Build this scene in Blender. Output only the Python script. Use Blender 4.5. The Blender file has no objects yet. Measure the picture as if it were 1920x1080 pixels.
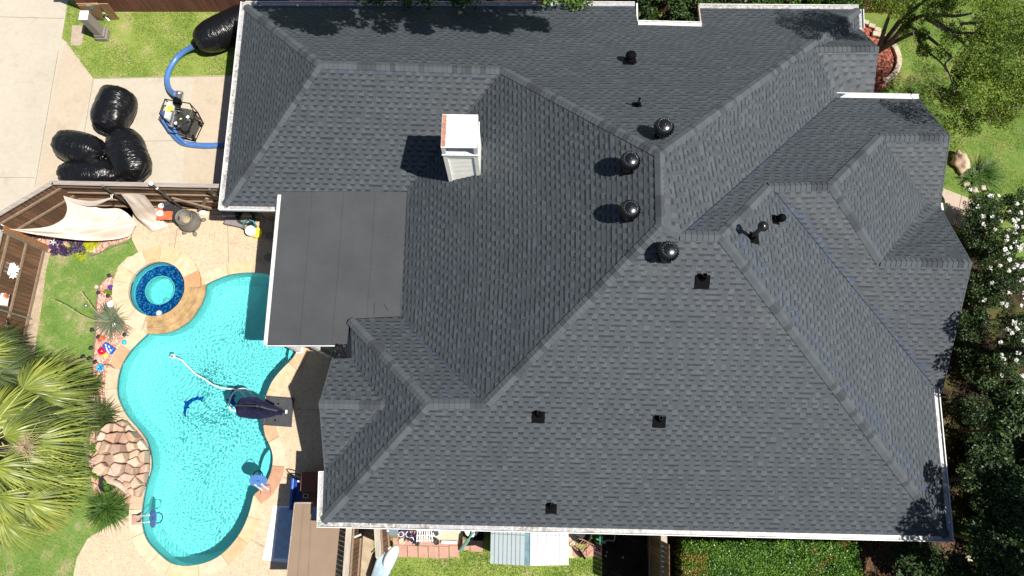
import bpy, bmesh, math, random
import numpy as np
from mathutils import Vector, Matrix, noise
from mathutils.geometry import tessellate_polygon
random.seed(7); rng = np.random.default_rng(7)
R_ = math.radians
C = bpy.context.scene.collection
SC = bpy.context.scene

# ------------------------------------------------------------ camera, sky, sun, exposure
F, H = 1334.882, 23.499
RW = np.array([[0.999835287, 0.017285857, -0.005531554], [-0.015481001, 0.971340872, 0.237186108], [0.009472990, -0.237061406, 0.971448482]])
cam = bpy.data.cameras.new('camera'); camo = bpy.data.objects.new('camera', cam); C.objects.link(camo)
cam.sensor_width = 36; cam.lens = F / 1920 * 36; cam.clip_end = 500; cam.clip_start = .1
M4 = Matrix([list(r) for r in RW.T]).to_4x4(); M4.translation = (0, 0, H); camo.matrix_world = M4
SC.camera = camo
SUN = Vector((.475, -.185, .860)).normalized()
W = bpy.data.worlds.new('World'); SC.world = W; W.use_nodes = True
nt = W.node_tree; sky = nt.nodes.new('ShaderNodeTexSky'); sky.sky_type = 'NISHITA'; sky.sun_disc = False
sky.sun_elevation = math.asin(SUN.z); sky.sun_rotation = math.atan2(SUN.x, SUN.y)
bg = nt.nodes['Background']; bg.inputs[1].default_value = .05
nt.links.new(sky.outputs[0], bg.inputs[0])
sl = bpy.data.lights.new('sun', 'SUN'); sl.energy = 5; sl.angle = R_(.53); sl.color = (1, .955, .88); sl.cycles.is_caustics_light = True
slo = bpy.data.objects.new('sun', sl); C.objects.link(slo)
slo.rotation_euler = SUN.to_track_quat('Z', 'Y').to_euler(); slo.location = (20, -8, 35)
SC.view_settings.view_transform = 'Standard'; SC.view_settings.look = 'None'; SC.view_settings.exposure = .6; SC.view_settings.gamma = 1
SC.cycles.max_bounces = 8; SC.cycles.transparent_max_bounces = 12; SC.cycles.caustics_refractive = True; SC.cycles.caustics_reflective = False

# ------------------------------------------------------------ helpers
def up(u, v, z=0.):
    "where the ray through a photograph pixel meets height z"
    q = RW.T @ np.array([(u - 960) / F, (540 - v) / F, -1.])
    t = (z - H) / q[2]
    return Vector((q[0] * t, q[1] * t, z))
def ups(pts, z=0.): return [up(p[0], p[1], p[2] if len(p) > 2 else z) for p in pts]
LOC = {}
def reg(o, label, cat, group=None, kind=None):
    if label: o['label'] = label
    if cat: o['category'] = cat
    if group: o['group'] = group
    if kind: o['kind'] = kind
    return o
def thing(name, label, cat, loc, group=None):
    o = bpy.data.objects.new(name, None); C.objects.link(o); o.location = loc; o.empty_display_size = .2
    LOC[o.name] = Vector(loc)
    return reg(o, label, cat, group)
class MB:
    def __init__(s): s.v = []; s.f = []; s.m = []; s.uv = []; s.smooth = False
    def add(s, vs, fs, m=0, uvs=None):
        b = len(s.v); s.v += [tuple(v) for v in vs]
        for i, f in enumerate(fs):
            s.f.append([b + k for k in f]); s.m.append(m); s.uv.append(uvs[i] if uvs else None)
        return s
    def box(s, c, size, m=0, rz=0, taper=1.):
        hx, hy, hz = size[0] / 2, size[1] / 2, size[2] / 2; vs = []
        for z, k in ((-hz, 1), (hz, taper)):
            for x, y in ((-hx, -hy), (hx, -hy), (hx, hy), (-hx, hy)):
                p = Vector((x * k, y * k, z)); p.rotate(Matrix.Rotation(rz, 3, 'Z')); vs.append(p + Vector(c))
        return s.add(vs, [(0, 3, 2, 1), (4, 5, 6, 7), (0, 1, 5, 4), (1, 2, 6, 5), (2, 3, 7, 6), (3, 0, 4, 7)], m)
    def beam(s, a, b, w, h, m=0, upv=(0, 0, 1)):
        a = Vector(a); b = Vector(b); t = (b - a).normalized(); n = t.cross(Vector(upv))
        if n.length < 1e-4: n = Vector((1, 0, 0))
        n.normalize(); k = n.cross(t).normalized(); vs = []
        for p in (a, b):
            for i, j in ((-1, -1), (1, -1), (1, 1), (-1, 1)): vs.append(p + n * (w / 2 * i) + k * (h / 2 * j))
        return s.add(vs, [(0, 3, 2, 1), (4, 5, 6, 7), (0, 1, 5, 4), (1, 2, 6, 5), (2, 3, 7, 6), (3, 0, 4, 7)], m)
    def prism(s, pts, z0, z1, m=0):
        pts = [Vector((p[0], p[1], 0)) for p in pts]; n = len(pts)
        tri = tessellate_polygon([pts])
        bot = [(p.x, p.y, z0) for p in pts]; top = [(p.x, p.y, z1) for p in pts]
        b = len(s.v); s.add(bot + top, [(i, (i + 1) % n, n + (i + 1) % n, n + i) for i in range(n)], m)
        for t in tri:
            a, b_, c = [pts[i] for i in t]
            if (b_ - a).cross(c - a).z < 0: t = t[::-1]
            s.f.append([b + n + i for i in t]); s.m.append(m); s.uv.append(None)
        return s
    def tube(s, path, r, n=8, m=0, cap=True):
        path = [Vector(p) for p in path]; k = len(path); rr = r if isinstance(r, (list, tuple)) else [r] * k
        t0 = (path[1] - path[0]).normalized(); a = t0.orthogonal().normalized(); vs = []
        for i, p in enumerate(path):
            t = (path[min(i + 1, k - 1)] - path[max(i - 1, 0)]).normalized()
            a = (a - t * a.dot(t)).normalized(); b = t.cross(a)
            for j in range(n):
                th = 2 * math.pi * j / n; vs.append(p + (a * math.cos(th) + b * math.sin(th)) * rr[i])
        fs = [(i * n + j, i * n + (j + 1) % n, (i + 1) * n + (j + 1) % n, (i + 1) * n + j) for i in range(k - 1) for j in range(n)]
        if cap: fs += [tuple(range(n))[::-1], tuple((k - 1) * n + j for j in range(n))]
        return s.add(vs, fs, m)
    def lathe(s, c, prof, n=24, m=0, cap=True, ax=None):
        vs = []; c = Vector(c); q = None
        if ax is not None: q = Vector((0, 0, 1)).rotation_difference(Vector(ax))
        for r, z in prof:
            for j in range(n):
                th = 2 * math.pi * j / n; p = Vector((r * math.cos(th), r * math.sin(th), z))
                if q: p.rotate(q)
                vs.append(c + p)
        k = len(prof); fs = [(i * n + j, i * n + (j + 1) % n, (i + 1) * n + (j + 1) % n, (i + 1) * n + j) for i in range(k - 1) for j in range(n)]
        if cap: fs += [tuple(range(n))[::-1], tuple((k - 1) * n + j for j in range(n))]
        return s.add(vs, fs, m)
    def blob(s, c, r, n=12, k=8, m=0, jit=0., seed=0, rot=None):
        vs = []; c = Vector(c)
        for i in range(k + 1):
            ph = math.pi * i / k
            for j in range(n):
                th = 2 * math.pi * j / n
                p = Vector((math.sin(ph) * math.cos(th), math.sin(ph) * math.sin(th), -math.cos(ph)))
                d = 1 + jit * noise.noise(p * 1.7 + Vector((seed * 3.1, seed * 7.7, seed))) * 2
                p = Vector((p.x * r[0] * d, p.y * r[1] * d, p.z * r[2] * d))
                if rot is not None: p.rotate(rot)
                vs.append(c + p)
        return s.add(vs, [(i * n + j, i * n + (j + 1) % n, (i + 1) * n + (j + 1) % n, (i + 1) * n + j) for i in range(k) for j in range(n)], m)
def obj(name, mb, mats, parent=None, label=None, cat=None, group=None, kind=None, smooth=False, bevel=0.):
    me = bpy.data.meshes.new(name); off = Vector((0, 0, 0))
    if parent is not None: off = LOC[parent.name]
    me.from_pydata([(v[0] - off.x, v[1] - off.y, v[2] - off.z) for v in mb.v], [], mb.f)
    if not isinstance(mats, (list, tuple)): mats = [mats]
    for m in mats: me.materials.append(m)
    if max(mb.m + [0]) > 0: me.polygons.foreach_set('material_index', mb.m)
    if any(u is not None for u in mb.uv):
        l = me.uv_layers.new(name='UVMap'); k = 0
        for f, uv in zip(mb.f, mb.uv):
            for i in range(len(f)): l.data[k].uv = uv[i] if uv else (0, 0); k += 1
    if smooth: me.polygons.foreach_set('use_smooth', [True] * len(mb.f))
    me.update(); o = bpy.data.objects.new(name, me); C.objects.link(o)
    if parent is not None:
        o.parent = parent; LOC[o.name] = LOC[parent.name]
        if parent.type == 'MESH': pass
    else: LOC[o.name] = Vector((0, 0, 0))
    if bevel:
        b = o.modifiers.new('bevel', 'BEVEL'); b.width = bevel; b.segments = 2; b.limit_method = 'ANGLE'
    return reg(o, label, cat, group, kind)
def tri_mesh(name, V, Fc, mats, parent=None, midx=None, **kw):
    "fast numpy mesh (V: n,3  Fc: m,k)"
    me = bpy.data.meshes.new(name); off = np.array(LOC[parent.name]) if parent is not None else np.zeros(3)
    V = V - off; k = Fc.shape[1]
    me.vertices.add(len(V)); me.vertices.foreach_set('co', V.astype(np.float32).ravel())
    me.loops.add(Fc.size); me.loops.foreach_set('vertex_index', Fc.astype(np.int32).ravel())
    me.polygons.add(len(Fc)); me.polygons.foreach_set('loop_start', np.arange(0, Fc.size, k, dtype=np.int32))
    if not isinstance(mats, (list, tuple)): mats = [mats]
    for m in mats: me.materials.append(m)
    if midx is not None: me.polygons.foreach_set('material_index', midx.astype(np.int32))
    me.update(calc_edges=True); o = bpy.data.objects.new(name, me); C.objects.link(o)
    if parent is not None: o.parent = parent; LOC[o.name] = LOC[parent.name]
    else: LOC[o.name] = Vector((0, 0, 0))
    return reg(o, kw.get('label'), kw.get('cat'), kw.get('group'), kw.get('kind'))

# ------------------------------------------------------------ materials
def newmat(name):
    m = bpy.data.materials.new(name); m.use_nodes = True; t = m.node_tree
    return m, t, t.nodes['Principled BSDF']
def N(t, typ, **kw):
    n = t.nodes.new('ShaderNode' + typ)
    for k, v in kw.items(): setattr(n, k, v)
    return n
def math_(t, op, a, b=None, c=None):
    n = N(t, 'Math', operation=op)
    for i, x in enumerate((a, b, c)):
        if x is None: continue
        if isinstance(x, (int, float)): n.inputs[i].default_value = x
        else: t.links.new(x, n.inputs[i])
    return n.outputs[0]
def mixc(t, fac, a, b, blend='MIX'):
    n = N(t, 'Mix', data_type='RGBA', blend_type=blend)
    if isinstance(fac, (int, float)): n.inputs[0].default_value = fac
    else: t.links.new(fac, n.inputs[0])
    for i, x in ((6, a), (7, b)):
        if isinstance(x, tuple): n.inputs[i].default_value = (*x[:3], 1)
        else: t.links.new(x, n.inputs[i])
    return n.outputs[2]
def noisetex(t, scale, detail=4, rough=.6, vec=None, dim='3D'):
    n = N(t, 'TexNoise'); n.inputs['Scale'].default_value = scale; n.inputs['Detail'].default_value = detail; n.inputs['Roughness'].default_value = rough
    if vec is None:
        g = N(t, 'NewGeometry'); vec = g.outputs['Position']
    t.links.new(vec, n.inputs['Vector']); return n.outputs[0]
def ramp(t, fac, stops):
    n = N(t, 'ValToRGB'); e = n.color_ramp.elements
    while len(e) < len(stops): e.new(.5)
    for i, (p, c) in enumerate(stops): e[i].position = p; e[i].color = (*c[:3], 1) if isinstance(c, tuple) else (c, c, c, 1)
    t.links.new(fac, n.inputs[0]); return n.outputs[0]
def bump(t, b, h, strength=.5, dist=.02):
    n = N(t, 'Bump'); n.inputs['Strength'].default_value = strength; n.inputs['Distance'].default_value = dist
    t.links.new(h, n.inputs['Height']); t.links.new(n.outputs[0], b.inputs['Normal'])
def simple(name, c, rough=.6, metal=0., var=.25, scale=6., bmp=0., bscale=60., island=0., spec=.5, fine=0.):
    m, t, b = newmat(name)
    f = noisetex(t, scale, 5)
    lo = tuple(x * (1 - var) for x in c); hi = tuple(min(1, x * (1 + var)) for x in c)
    col = ramp(t, f, [(.3, lo), (.7, hi)])
    if fine:
        g = noisetex(t, 45, 2); col = mixc(t, fine, col, ramp(t, g, [(.35, (.25,) * 3), (.65, (1.,) * 3)]), 'MULTIPLY')
    if island:
        g = N(t, 'NewGeometry'); r = ramp(t, g.outputs['Random Per Island'], [(0, 1 - island), (1, 1 + island * .0)])
        col = mixc(t, 1., col, r, 'MULTIPLY')
    t.links.new(col, b.inputs['Base Color']); b.inputs['Roughness'].default_value = rough; b.inputs['Metallic'].default_value = metal
    b.inputs['Specular IOR Level'].default_value = spec
    if bmp: bump(t, b, noisetex(t, bscale, 4), bmp, .01)
    return m
def leafmat(name, cols, trans=.25, rough=.5, clump=1.2):
    m, t, b = newmat(name); g = N(t, 'NewGeometry')
    f = noisetex(t, clump, 3); r = math_(t, 'ADD', math_(t, 'MULTIPLY', f, .6), math_(t, 'MULTIPLY', g.outputs['Random Per Island'], .4))
    n = len(cols); col = ramp(t, r, [(.22 + .56 * i / (n - 1), c) for i, c in enumerate(cols)])
    t.links.new(col, b.inputs['Base Color']); b.inputs['Roughness'].default_value = rough; b.inputs['Specular IOR Level'].default_value = .35
    tr = N(t, 'BsdfTranslucent'); t.links.new(col, tr.inputs[0]); mx = N(t, 'MixShader'); mx.inputs[0].default_value = trans
    t.links.new(b.outputs[0], mx.inputs[1]); t.links.new(tr.outputs[0], mx.inputs[2])
    t.links.new(mx.outputs[0], t.nodes['Material Output'].inputs[0]); return m

def shingle_mat():
    m, t, b = newmat('shingle'); uv = N(t, 'UVMap'); sp = N(t, 'SeparateXYZ'); t.links.new(uv.outputs[0], sp.inputs[0])
    u, v = sp.outputs[0], sp.outputs[1]
    vc = math_(t, 'DIVIDE', v, .143); fl = math_(t, 'FLOOR', vc); fv = math_(t, 'FRACT', vc)
    def cells(course, width, seed):
        wn = N(t, 'TexWhiteNoise', noise_dimensions='1D'); t.links.new(math_(t, 'ADD', course, seed), wn.inputs['W'])
        w = math_(t, 'ADD', math_(t, 'DIVIDE', u, width), math_(t, 'MULTIPLY', wn.outputs[0], 97.))
        vo = N(t, 'TexVoronoi', voronoi_dimensions='1D'); vo.inputs['Scale'].default_value = 1.; vo.inputs['Randomness'].default_value = .38
        t.links.new(w, vo.inputs['W']); s = N(t, 'SeparateColor'); t.links.new(vo.outputs['Color'], s.inputs[0])
        par = math_(t, 'GREATER_THAN', math_(t, 'FRACT', math_(t, 'MULTIPLY', math_(t, 'FLOOR', vo.outputs['W']), .5)), .25)
        flip = math_(t, 'LESS_THAN', s.outputs[2], .06); par = math_(t, 'ABSOLUTE', math_(t, 'SUBTRACT', par, flip)); return (par, s.outputs[1], s.outputs[2])
    a = cells(fl, .14, 0.); up_ = cells(math_(t, 'ADD', fl, 1.), .14, 0.)
    raised = a[0]; rup = up_[0]
    tone = math_(t, 'ADD', math_(t, 'MULTIPLY', a[1], .36), math_(t, 'MULTIPLY', raised, .36))
    col = ramp(t, tone, [(0, (.058, .067, .077)), (.3, (.064, .074, .085)), (.8, (.090, .103, .117))])
    dash = math_(t, 'MULTIPLY', rup, math_(t, 'GREATER_THAN', fv, .60))
    col = mixc(t, math_(t, 'MULTIPLY', dash, .70), col, (.012, .015, .020))
    line = math_(t, 'GREATER_THAN', fv, .92); col = mixc(t, math_(t, 'MULTIPLY', line, .3), col, (.022, .025, .03))
    col = mixc(t, .35, col, ramp(t, noisetex(t, 160, 2), [(.3, (.45,) * 3), (.7, (1.,) * 3)]), 'MULTIPLY')
    col = mixc(t, .5, col, ramp(t, noisetex(t, .35, 6, .65), [(.3, (.78, .79, .82)), (.7, (1, 1, .97))]), 'MULTIPLY'); col = mixc(t, ramp(t, noisetex(t, .55, 8, .7), [(.60, 0.), (.72, .16)]), col, (.12, .13, .12))
    col = mixc(t, .35, col, ramp(t, noisetex(t, 2.2, 5), [(.35, (.7, .7, .7)), (.65, (1, 1, 1))]), 'MULTIPLY')
    t.links.new(col, b.inputs['Base Color']); b.inputs['Roughness'].default_value = .58; b.inputs['Specular IOR Level'].default_value = .22
    hgt = math_(t, 'ADD', math_(t, 'MULTIPLY', raised, 1.), math_(t, 'MULTIPLY', noisetex(t, 200, 2), .35))
    bump(t, b, hgt, .55, .006); return m
MAT = {}
MAT['shingle'] = shingle_mat()
def capmat():
    m, t, b = newmat('ridge_cap'); g = N(t, 'NewGeometry')
    col = ramp(t, g.outputs['Random Per Island'], [(0, (.052, .058, .065)), (.25, (.058, .065, .073)), (.34, (.074, .083, .093)), (1, (.088, .099, .109))])
    col = mixc(t, .3, col, ramp(t, noisetex(t, 150, 2), [(.3, (.5,) * 3), (.7, (1.,) * 3)]), 'MULTIPLY')
    t.links.new(col, b.inputs['Base Color']); b.inputs['Roughness'].default_value = .9; b.inputs['Specular IOR Level'].default_value = .1; return m
MAT['cap'] = capmat()
def flatroof():
    m, t, b = newmat('rolled_roofing'); uv = N(t, 'UVMap'); sp = N(t, 'SeparateXYZ'); t.links.new(uv.outputs[0], sp.inputs[0])
    w = math_(t, 'ADD', sp.outputs[0], math_(t, 'MULTIPLY', noisetex(t, .8, 2), .08)); fr = math_(t, 'FRACT', math_(t, 'DIVIDE', w, .98))
    seam = math_(t, 'LESS_THAN', math_(t, 'ABSOLUTE', math_(t, 'SUBTRACT', fr, .5)), .018)
    col = ramp(t, noisetex(t, .9, 6), [(.3, (.062, .065, .070)), (.7, (.076, .080, .086))])
    col = mixc(t, math_(t, 'MULTIPLY', seam, .28), col, (.035, .035, .038))
    col = mixc(t, .4, col, ramp(t, noisetex(t, 120, 2), [(.3, (.5,) * 3), (.7, (1.,) * 3)]), 'MULTIPLY'); col = mixc(t, ramp(t, noisetex(t, 1.6, 7, .7), [(.55, 0.), (.75, .10)]), col, (.10, .105, .11)); col = mixc(t, ramp(t, noisetex(t, .7, 3, .5), [(.5, 0.), (.52, .035), (.56, 0.)]), col, (.13, .13, .125))
    t.links.new(col, b.inputs['Base Color']); b.inputs['Roughness'].default_value = .95; b.inputs['Specular IOR Level'].default_value = .1; bump(t, b, noisetex(t, 150, 2), .4, .004); return m
MAT['flat'] = flatroof()
MAT['white'] = simple('white_aluminium', (.70, .71, .71), .4, var=.14, scale=7, fine=.12)
MAT['white_dirty'] = simple('weathered_white_paint', (.6, .59, .56), .5, var=.25, scale=9, fine=.15)
def guardmat():
    m, t, b = newmat('gutter_guard'); vo = N(t, 'TexVoronoi'); vo.inputs['Scale'].default_value = 38; g = N(t, 'NewGeometry'); t.links.new(g.outputs['Position'], vo.inputs['Vector'])
    patch = ramp(t, noisetex(t, 1.3, 3), [(.45, 0.), (.55, 1.)])
    c = ramp(t, vo.outputs['Distance'], [(.25, (.10, .10, .11)), (.42, (.42, .42, .43))])
    c = mixc(t, patch, ramp(t, noisetex(t, 9, 6, .75), [(.42, (.20, .18, .15)), (.6, (.52, .52, .51))]), c); t.links.new(c, b.inputs['Base Color']); b.inputs['Roughness'].default_value = .4; return m
MAT['guard'] = guardmat()
MAT['black_metal'] = simple('black_painted_metal', (.002, .002, .003), .24, 0, var=.2, spec=.45)
MAT['glossy_cap'] = simple('glossy_black_dome', (.004, .004, .005), .27, 0, var=.2, spec=1.)
MAT['black_matte'] = simple('black_rubber', (.004, .004, .005), .7, var=.2, spec=.05)
MAT['rust'] = simple('bare_rusty_metal', (.36, .17, .11), .75, var=.25, scale=14)
MAT['siding'] = simple('ivory_siding', (.90, .88, .80), .6, var=.06)
MAT['brick'] = simple('brick_wall', (.30, .16, .11), .85, var=.3, scale=12)
MAT['blue_flash'] = simple('blue_primer', (.12, .24, .42), .6)
def concrete(name, c, var=.1, joints=False, speck=0., stain=.5):
    m, t, b = newmat(name); col = ramp(t, noisetex(t, .6, 6, .65), [(.3, tuple(x * (1 - var) for x in c)), (.7, tuple(min(1, x * (1 + var)) for x in c))])
    col = mixc(t, .5, col, ramp(t, noisetex(t, 6, 6, .7), [(.3, (.80, .76, .72)), (.7, (1, 1, 1))]), 'MULTIPLY'); col = mixc(t, .7, col, ramp(t, noisetex(t, 1.3, 8, .75), [(.28, (.72, .68, .64)), (.45, (1, 1, 1))]), 'MULTIPLY')
    if speck:
        vo = N(t, 'TexVoronoi'); vo.inputs['Scale'].default_value = 42; g = N(t, 'NewGeometry'); t.links.new(g.outputs['Position'], vo.inputs['Vector'])
        s = N(t, 'SeparateColor'); t.links.new(vo.outputs['Color'], s.inputs[0])
        col = mixc(t, speck, col, ramp(t, s.outputs[0], [(0, (.45, .34, .25)), (.3, (.85, .72, .58)), (.6, (1, .95, .88)), (1, (1, 1, 1))]), 'MULTIPLY')
    else: col = mixc(t, .25, col, ramp(t, noisetex(t, 70, 3), [(.3, (.7,) * 3), (.7, (1.,) * 3)]), 'MULTIPLY')
    t.links.new(col, b.inputs['Base Color']); b.inputs['Roughness'].default_value = .85; bump(t, b, noisetex(t, 50, 4), .25, .006); return m
MAT['drive'] = concrete('pale_concrete', (.47, .425, .345), .07)
MAT['drive2'] = concrete('pinkish_concrete', (.47, .395, .30), .07)
MAT['deck'] = concrete('exposed_aggregate', (.55, .46, .34), .05, speck=.6)
MAT['walk'] = concrete('walk_concrete', (.42, .34, .27), .08)
def lawnmat(name, g1, g2, dry, drypos=.55):
    m, t, b = newmat(name)
    col = ramp(t, noisetex(t, 1.1, 6, .7), [(.3, g1), (.52, g2), (drypos + .1, dry)])
    col = mixc(t, .8, col, ramp(t, noisetex(t, 22, 5, .75), [(.3, (.35, .4, .3)), (.55, (.9, .9, .85)), (.75, (1.35, 1.3, 1.1))]), 'MULTIPLY')
    t.links.new(col, b.inputs['Base Color']); b.inputs['Roughness'].default_value = .9; bump(t, b, noisetex(t, 40, 5, .7), .8, .04); return m
MAT['lawn'] = lawnmat('lawn_turf', (.16, .25, .035), (.28, .34, .07), (.44, .38, .20), .58)
MAT['lawn2'] = lawnmat('patchy_turf', (.09, .20, .03), (.18, .28, .06), (.38, .34, .18), .53)
MAT['lawn3'] = lawnmat('vignetted_turf', (.08, .17, .02), (.16, .24, .04), (.26, .24, .08), .6)  # darker turf copy; vignette darkening is put into its colour
MAT['soil'] = simple('bare_soil', (.12, .085, .055), .95, var=.5, scale=3, bmp=.8, bscale=25, fine=.6)
MAT['shade_ground'] = simple('painted_shade_ground', (.022, .018, .014), .95, var=.5, scale=3, fine=.5, spec=.1)  # near-black ground colour that stands in for deep shade
MAT['sand'] = simple('dry_sandy_soil', (.42, .33, .23), .95, var=.2, scale=4, bmp=.5, bscale=30, fine=.3)
def chips(name, stops, sc=26):
    m, t, b = newmat(name); vo = N(t, 'TexVoronoi'); vo.inputs['Scale'].default_value = sc; g = N(t, 'NewGeometry')
    mp = N(t, 'Mapping'); mp.inputs['Scale'].default_value = (1, .55, 1); t.links.new(g.outputs['Position'], mp.inputs[0]); t.links.new(mp.outputs[0], vo.inputs['Vector'])
    s = N(t, 'SeparateColor'); t.links.new(vo.outputs['Color'], s.inputs[0]); col = ramp(t, s.outputs[0], stops)
    t.links.new(col, b.inputs['Base Color']); b.inputs['Roughness'].default_value = .9; bump(t, b, vo.outputs['Distance'], .9, .02); return m
MAT['redmulch'] = chips('pink_gravel', [(0, (.26, .12, .085)), (.4, (.46, .24, .18)), (.8, (.62, .36, .28)), (1, (.7, .5, .4))])
MAT['redbark'] = chips('red_bark_mulch', [(0, (.06, .015, .01)), (.4, (.22, .05, .03)), (.8, (.36, .10, .06)), (1, (.4, .16, .10))], 22)
MAT['tan'] = simple('tan_flagstone', (.40, .26, .12), .7, var=.35, scale=3.5, fine=.2, bmp=.3)
def stonemat():
    m, t, b = newmat('flagstone'); g = N(t, 'NewGeometry')
    col = ramp(t, g.outputs['Random Per Island'], [(0, (.60, .48, .34)), (.25, (.58, .42, .25)), (.42, (.46, .26, .13)), (.55, (.58, .50, .38)), (.72, (.50, .34, .20)), (.85, (.42, .22, .13)), (1, (.62, .54, .42))])
    col = mixc(t, .6, col, ramp(t, noisetex(t, 4.5, 6, .7), [(.3, (.75, .6, .45)), (.6, (1, 1, 1))]), 'MULTIPLY')
    t.links.new(col, b.inputs['Base Color']); b.inputs['Roughness'].default_value = .75; bump(t, b, noisetex(t, 20, 4), .3, .01); return m
MAT['stone'] = stonemat()
def rockmat():
    m, t, b = newmat('pink_sandstone'); g = N(t, 'ObjectInfo')
    col = ramp(t, g.outputs['Random'], [(0, (.40, .27, .20)), (.35, (.54, .38, .29)), (.6, (.56, .42, .30)), (.8, (.42, .23, .16)), (1, (.60, .50, .42))])
    col = mixc(t, .7, col, ramp(t, noisetex(t, 6, 6, .7), [(.3, (.6, .55, .5)), (.6, (1, 1, 1))]), 'MULTIPLY')
    t.links.new(col, b.inputs['Base Color']); b.inputs['Roughness'].default_value = .85; bump(t, b, noisetex(t, 14, 5), .6, .03); return m
MAT['rock'] = rockmat()
MAT['limestone'] = simple('pale_limestone', (.42, .35, .26), .9, var=.25, scale=5, bmp=.5, bscale=15)
MAT['plaster'] = simple('pool_plaster', (.80, .90, .88), .8, var=.06, scale=2.2)
MAT['tile'] = simple('dark_waterline_tile', (.03, .10, .14), .15, var=.5, scale=25)
def mosaic():
    m, t, b = newmat('blue_mosaic_tile'); vo = N(t, 'TexVoronoi'); vo.inputs['Scale'].default_value = 22; vo.inputs['Randomness'].default_value = .5; g = N(t, 'NewGeometry')
    t.links.new(g.outputs['Position'], vo.inputs['Vector']); s = N(t, 'SeparateColor'); t.links.new(vo.outputs['Color'], s.inputs[0])
    col = ramp(t, s.outputs[0], [(0, (.01, .03, .14)), (.45, (.02, .06, .28)), (.75, (.05, .14, .45)), (1, (.22, .38, .65))])
    t.links.new(col, b.inputs['Base Color']); b.inputs['Roughness'].default_value = .2; return m
MAT['mosaic'] = mosaic()
MAT['mosaic_flat'] = simple('dolphin_blue_tile', (.01, .07, .35), .4, var=.5, scale=14)
def wood(name, c, along='x', island=.45):
    m, t, b = newmat(name); g = N(t, 'NewGeometry'); mp = N(t, 'Mapping')
    mp.inputs['Scale'].default_value = {'x': (1.5, 22, 22), 'y': (22, 1.5, 22), 'z': (22, 22, 1.5)}[along]; t.links.new(g.outputs['Position'], mp.inputs[0])
    f = noisetex(t, 1., 5, .7, mp.outputs[0]); col = ramp(t, f, [(.3, tuple(x * .6 for x in c)), (.7, tuple(x * 1.3 for x in c))])
    r = ramp(t, g.outputs['Random Per Island'], [(0, 1 - island), (1, 1.)]); col = mixc(t, 1., col, r, 'MULTIPLY')
    t.links.new(col, b.inputs['Base Color']); b.inputs['Roughness'].default_value = .8; bump(t, b, f, .4, .01); return m
MAT['fence'] = wood('brown_fence_boards', (.17, .085, .045), 'z'); MAT['fence_rail'] = wood('fence_rail', (.26, .18, .12), 'x', .2)
MAT['fence_cap'] = wood('grey_weathered_cap', (.33, .28, .25), 'x', .1); MAT['redfence'] = wood('red_brown_fence', (.20, .075, .05), 'z', .35)
MAT['orange_wood'] = wood('orange_brown_trim', (.30, .14, .06), 'x', .1); MAT['pale_wood'] = wood('pale_weathered_timber', (.42, .36, .29), 'y', .1)
MAT['galv'] = simple('galvanised_post', (.30, .31, .28), .45, .6, var=.2)
MAT['darkpipe'] = simple('dark_metal_pole', (.10, .105, .10), .5, .5)
def plastic_bag():
    m, t, b = newmat('black_bag_plastic'); b.inputs['Base Color'].default_value = (.006, .006, .007, 1); b.inputs['Roughness'].default_value = .3; b.inputs['Specular IOR Level'].default_value = .45
    at = N(t, 'Attribute'); at.attribute_name = 'rest'; mp = N(t, 'Mapping'); mp.inputs['Scale'].default_value = (4.5, 1.1, 1.1); t.links.new(at.outputs['Vector'], mp.inputs[0])
    f = noisetex(t, 1.6, 3, .55, mp.outputs[0]); r = math_(t, 'ABSOLUTE', math_(t, 'SUBTRACT', f, .5)); f2 = noisetex(t, 3.6, 2, .5, mp.outputs[0]); r2 = math_(t, 'ABSOLUTE', math_(t, 'SUBTRACT', f2, .5))
    bump(t, b, math_(t, 'ADD', math_(t, 'MULTIPLY', r, 1.), math_(t, 'MULTIPLY', r2, .45)), .6, .10); return m
MAT['bag'] = plastic_bag()
MAT['hose'] = simple('blue_hose', (.07, .17, .42), .3, var=.15)
MAT['canvas'] = simple('cream_canvas', (.60, .50, .42), .9, var=.06, bmp=.2, bscale=200)
MAT['tanfab'] = simple('tan_canopy_fabric', (.22, .155, .105), .8, var=.06, scale=2)
MAT['navy'] = simple('navy_fabric', (.010, .010, .030), .8, var=.5, scale=8, bmp=.3, spec=.12)
MAT['cardboard'] = simple('cardboard', (.33, .19, .10), .85, var=.12)
MAT['taupe'] = simple('taupe_plastic', (.22, .19, .18), .5, var=.06)
MAT['grey'] = simple('grey_plastic', (.05, .052, .058), .6, var=.2, spec=.25); MAT['darkgrey'] = simple('dark_grey_plastic', (.03, .03, .033), .6, var=.2, spec=.2)
MAT['bluegrey'] = simple('blue_grey_lid', (.13, .17, .21), .5, var=.08)
MAT['clay'] = simple('grey_brown_clay', (.15, .14, .12), .6, var=.2)
MAT['orange'] = simple('orange_red_print', (.55, .12, .05), .6, var=.5, scale=25)
MAT['yellow'] = simple('yellow_plastic', (.75, .62, .05), .4); MAT['red'] = simple('red_glaze', (.6, .01, .04), .15); MAT['blue'] = simple('royal_blue', (.02, .09, .42), .4, var=.4, scale=18)
MAT['cyan'] = simple('cyan_glaze', (.02, .38, .6), .2, var=.3, scale=15); MAT['green'] = simple('green_plastic', (.03, .25, .12), .4); MAT['olive'] = simple('green_canvas', (.07, .15, .06), .7)
MAT['purpleglass'] = simple('purple_glass', (.10, .04, .25), .2); MAT['shirtwhite'] = simple('bright_white', (.8, .8, .8), .5, var=.05)
MAT['engine'] = simple('cast_engine_metal', (.13, .13, .11), .45, .7, var=.5, scale=20, bmp=.5); MAT['chrome'] = simple('bright_metal', (.6, .6, .6), .25, .9, var=.1)
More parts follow.
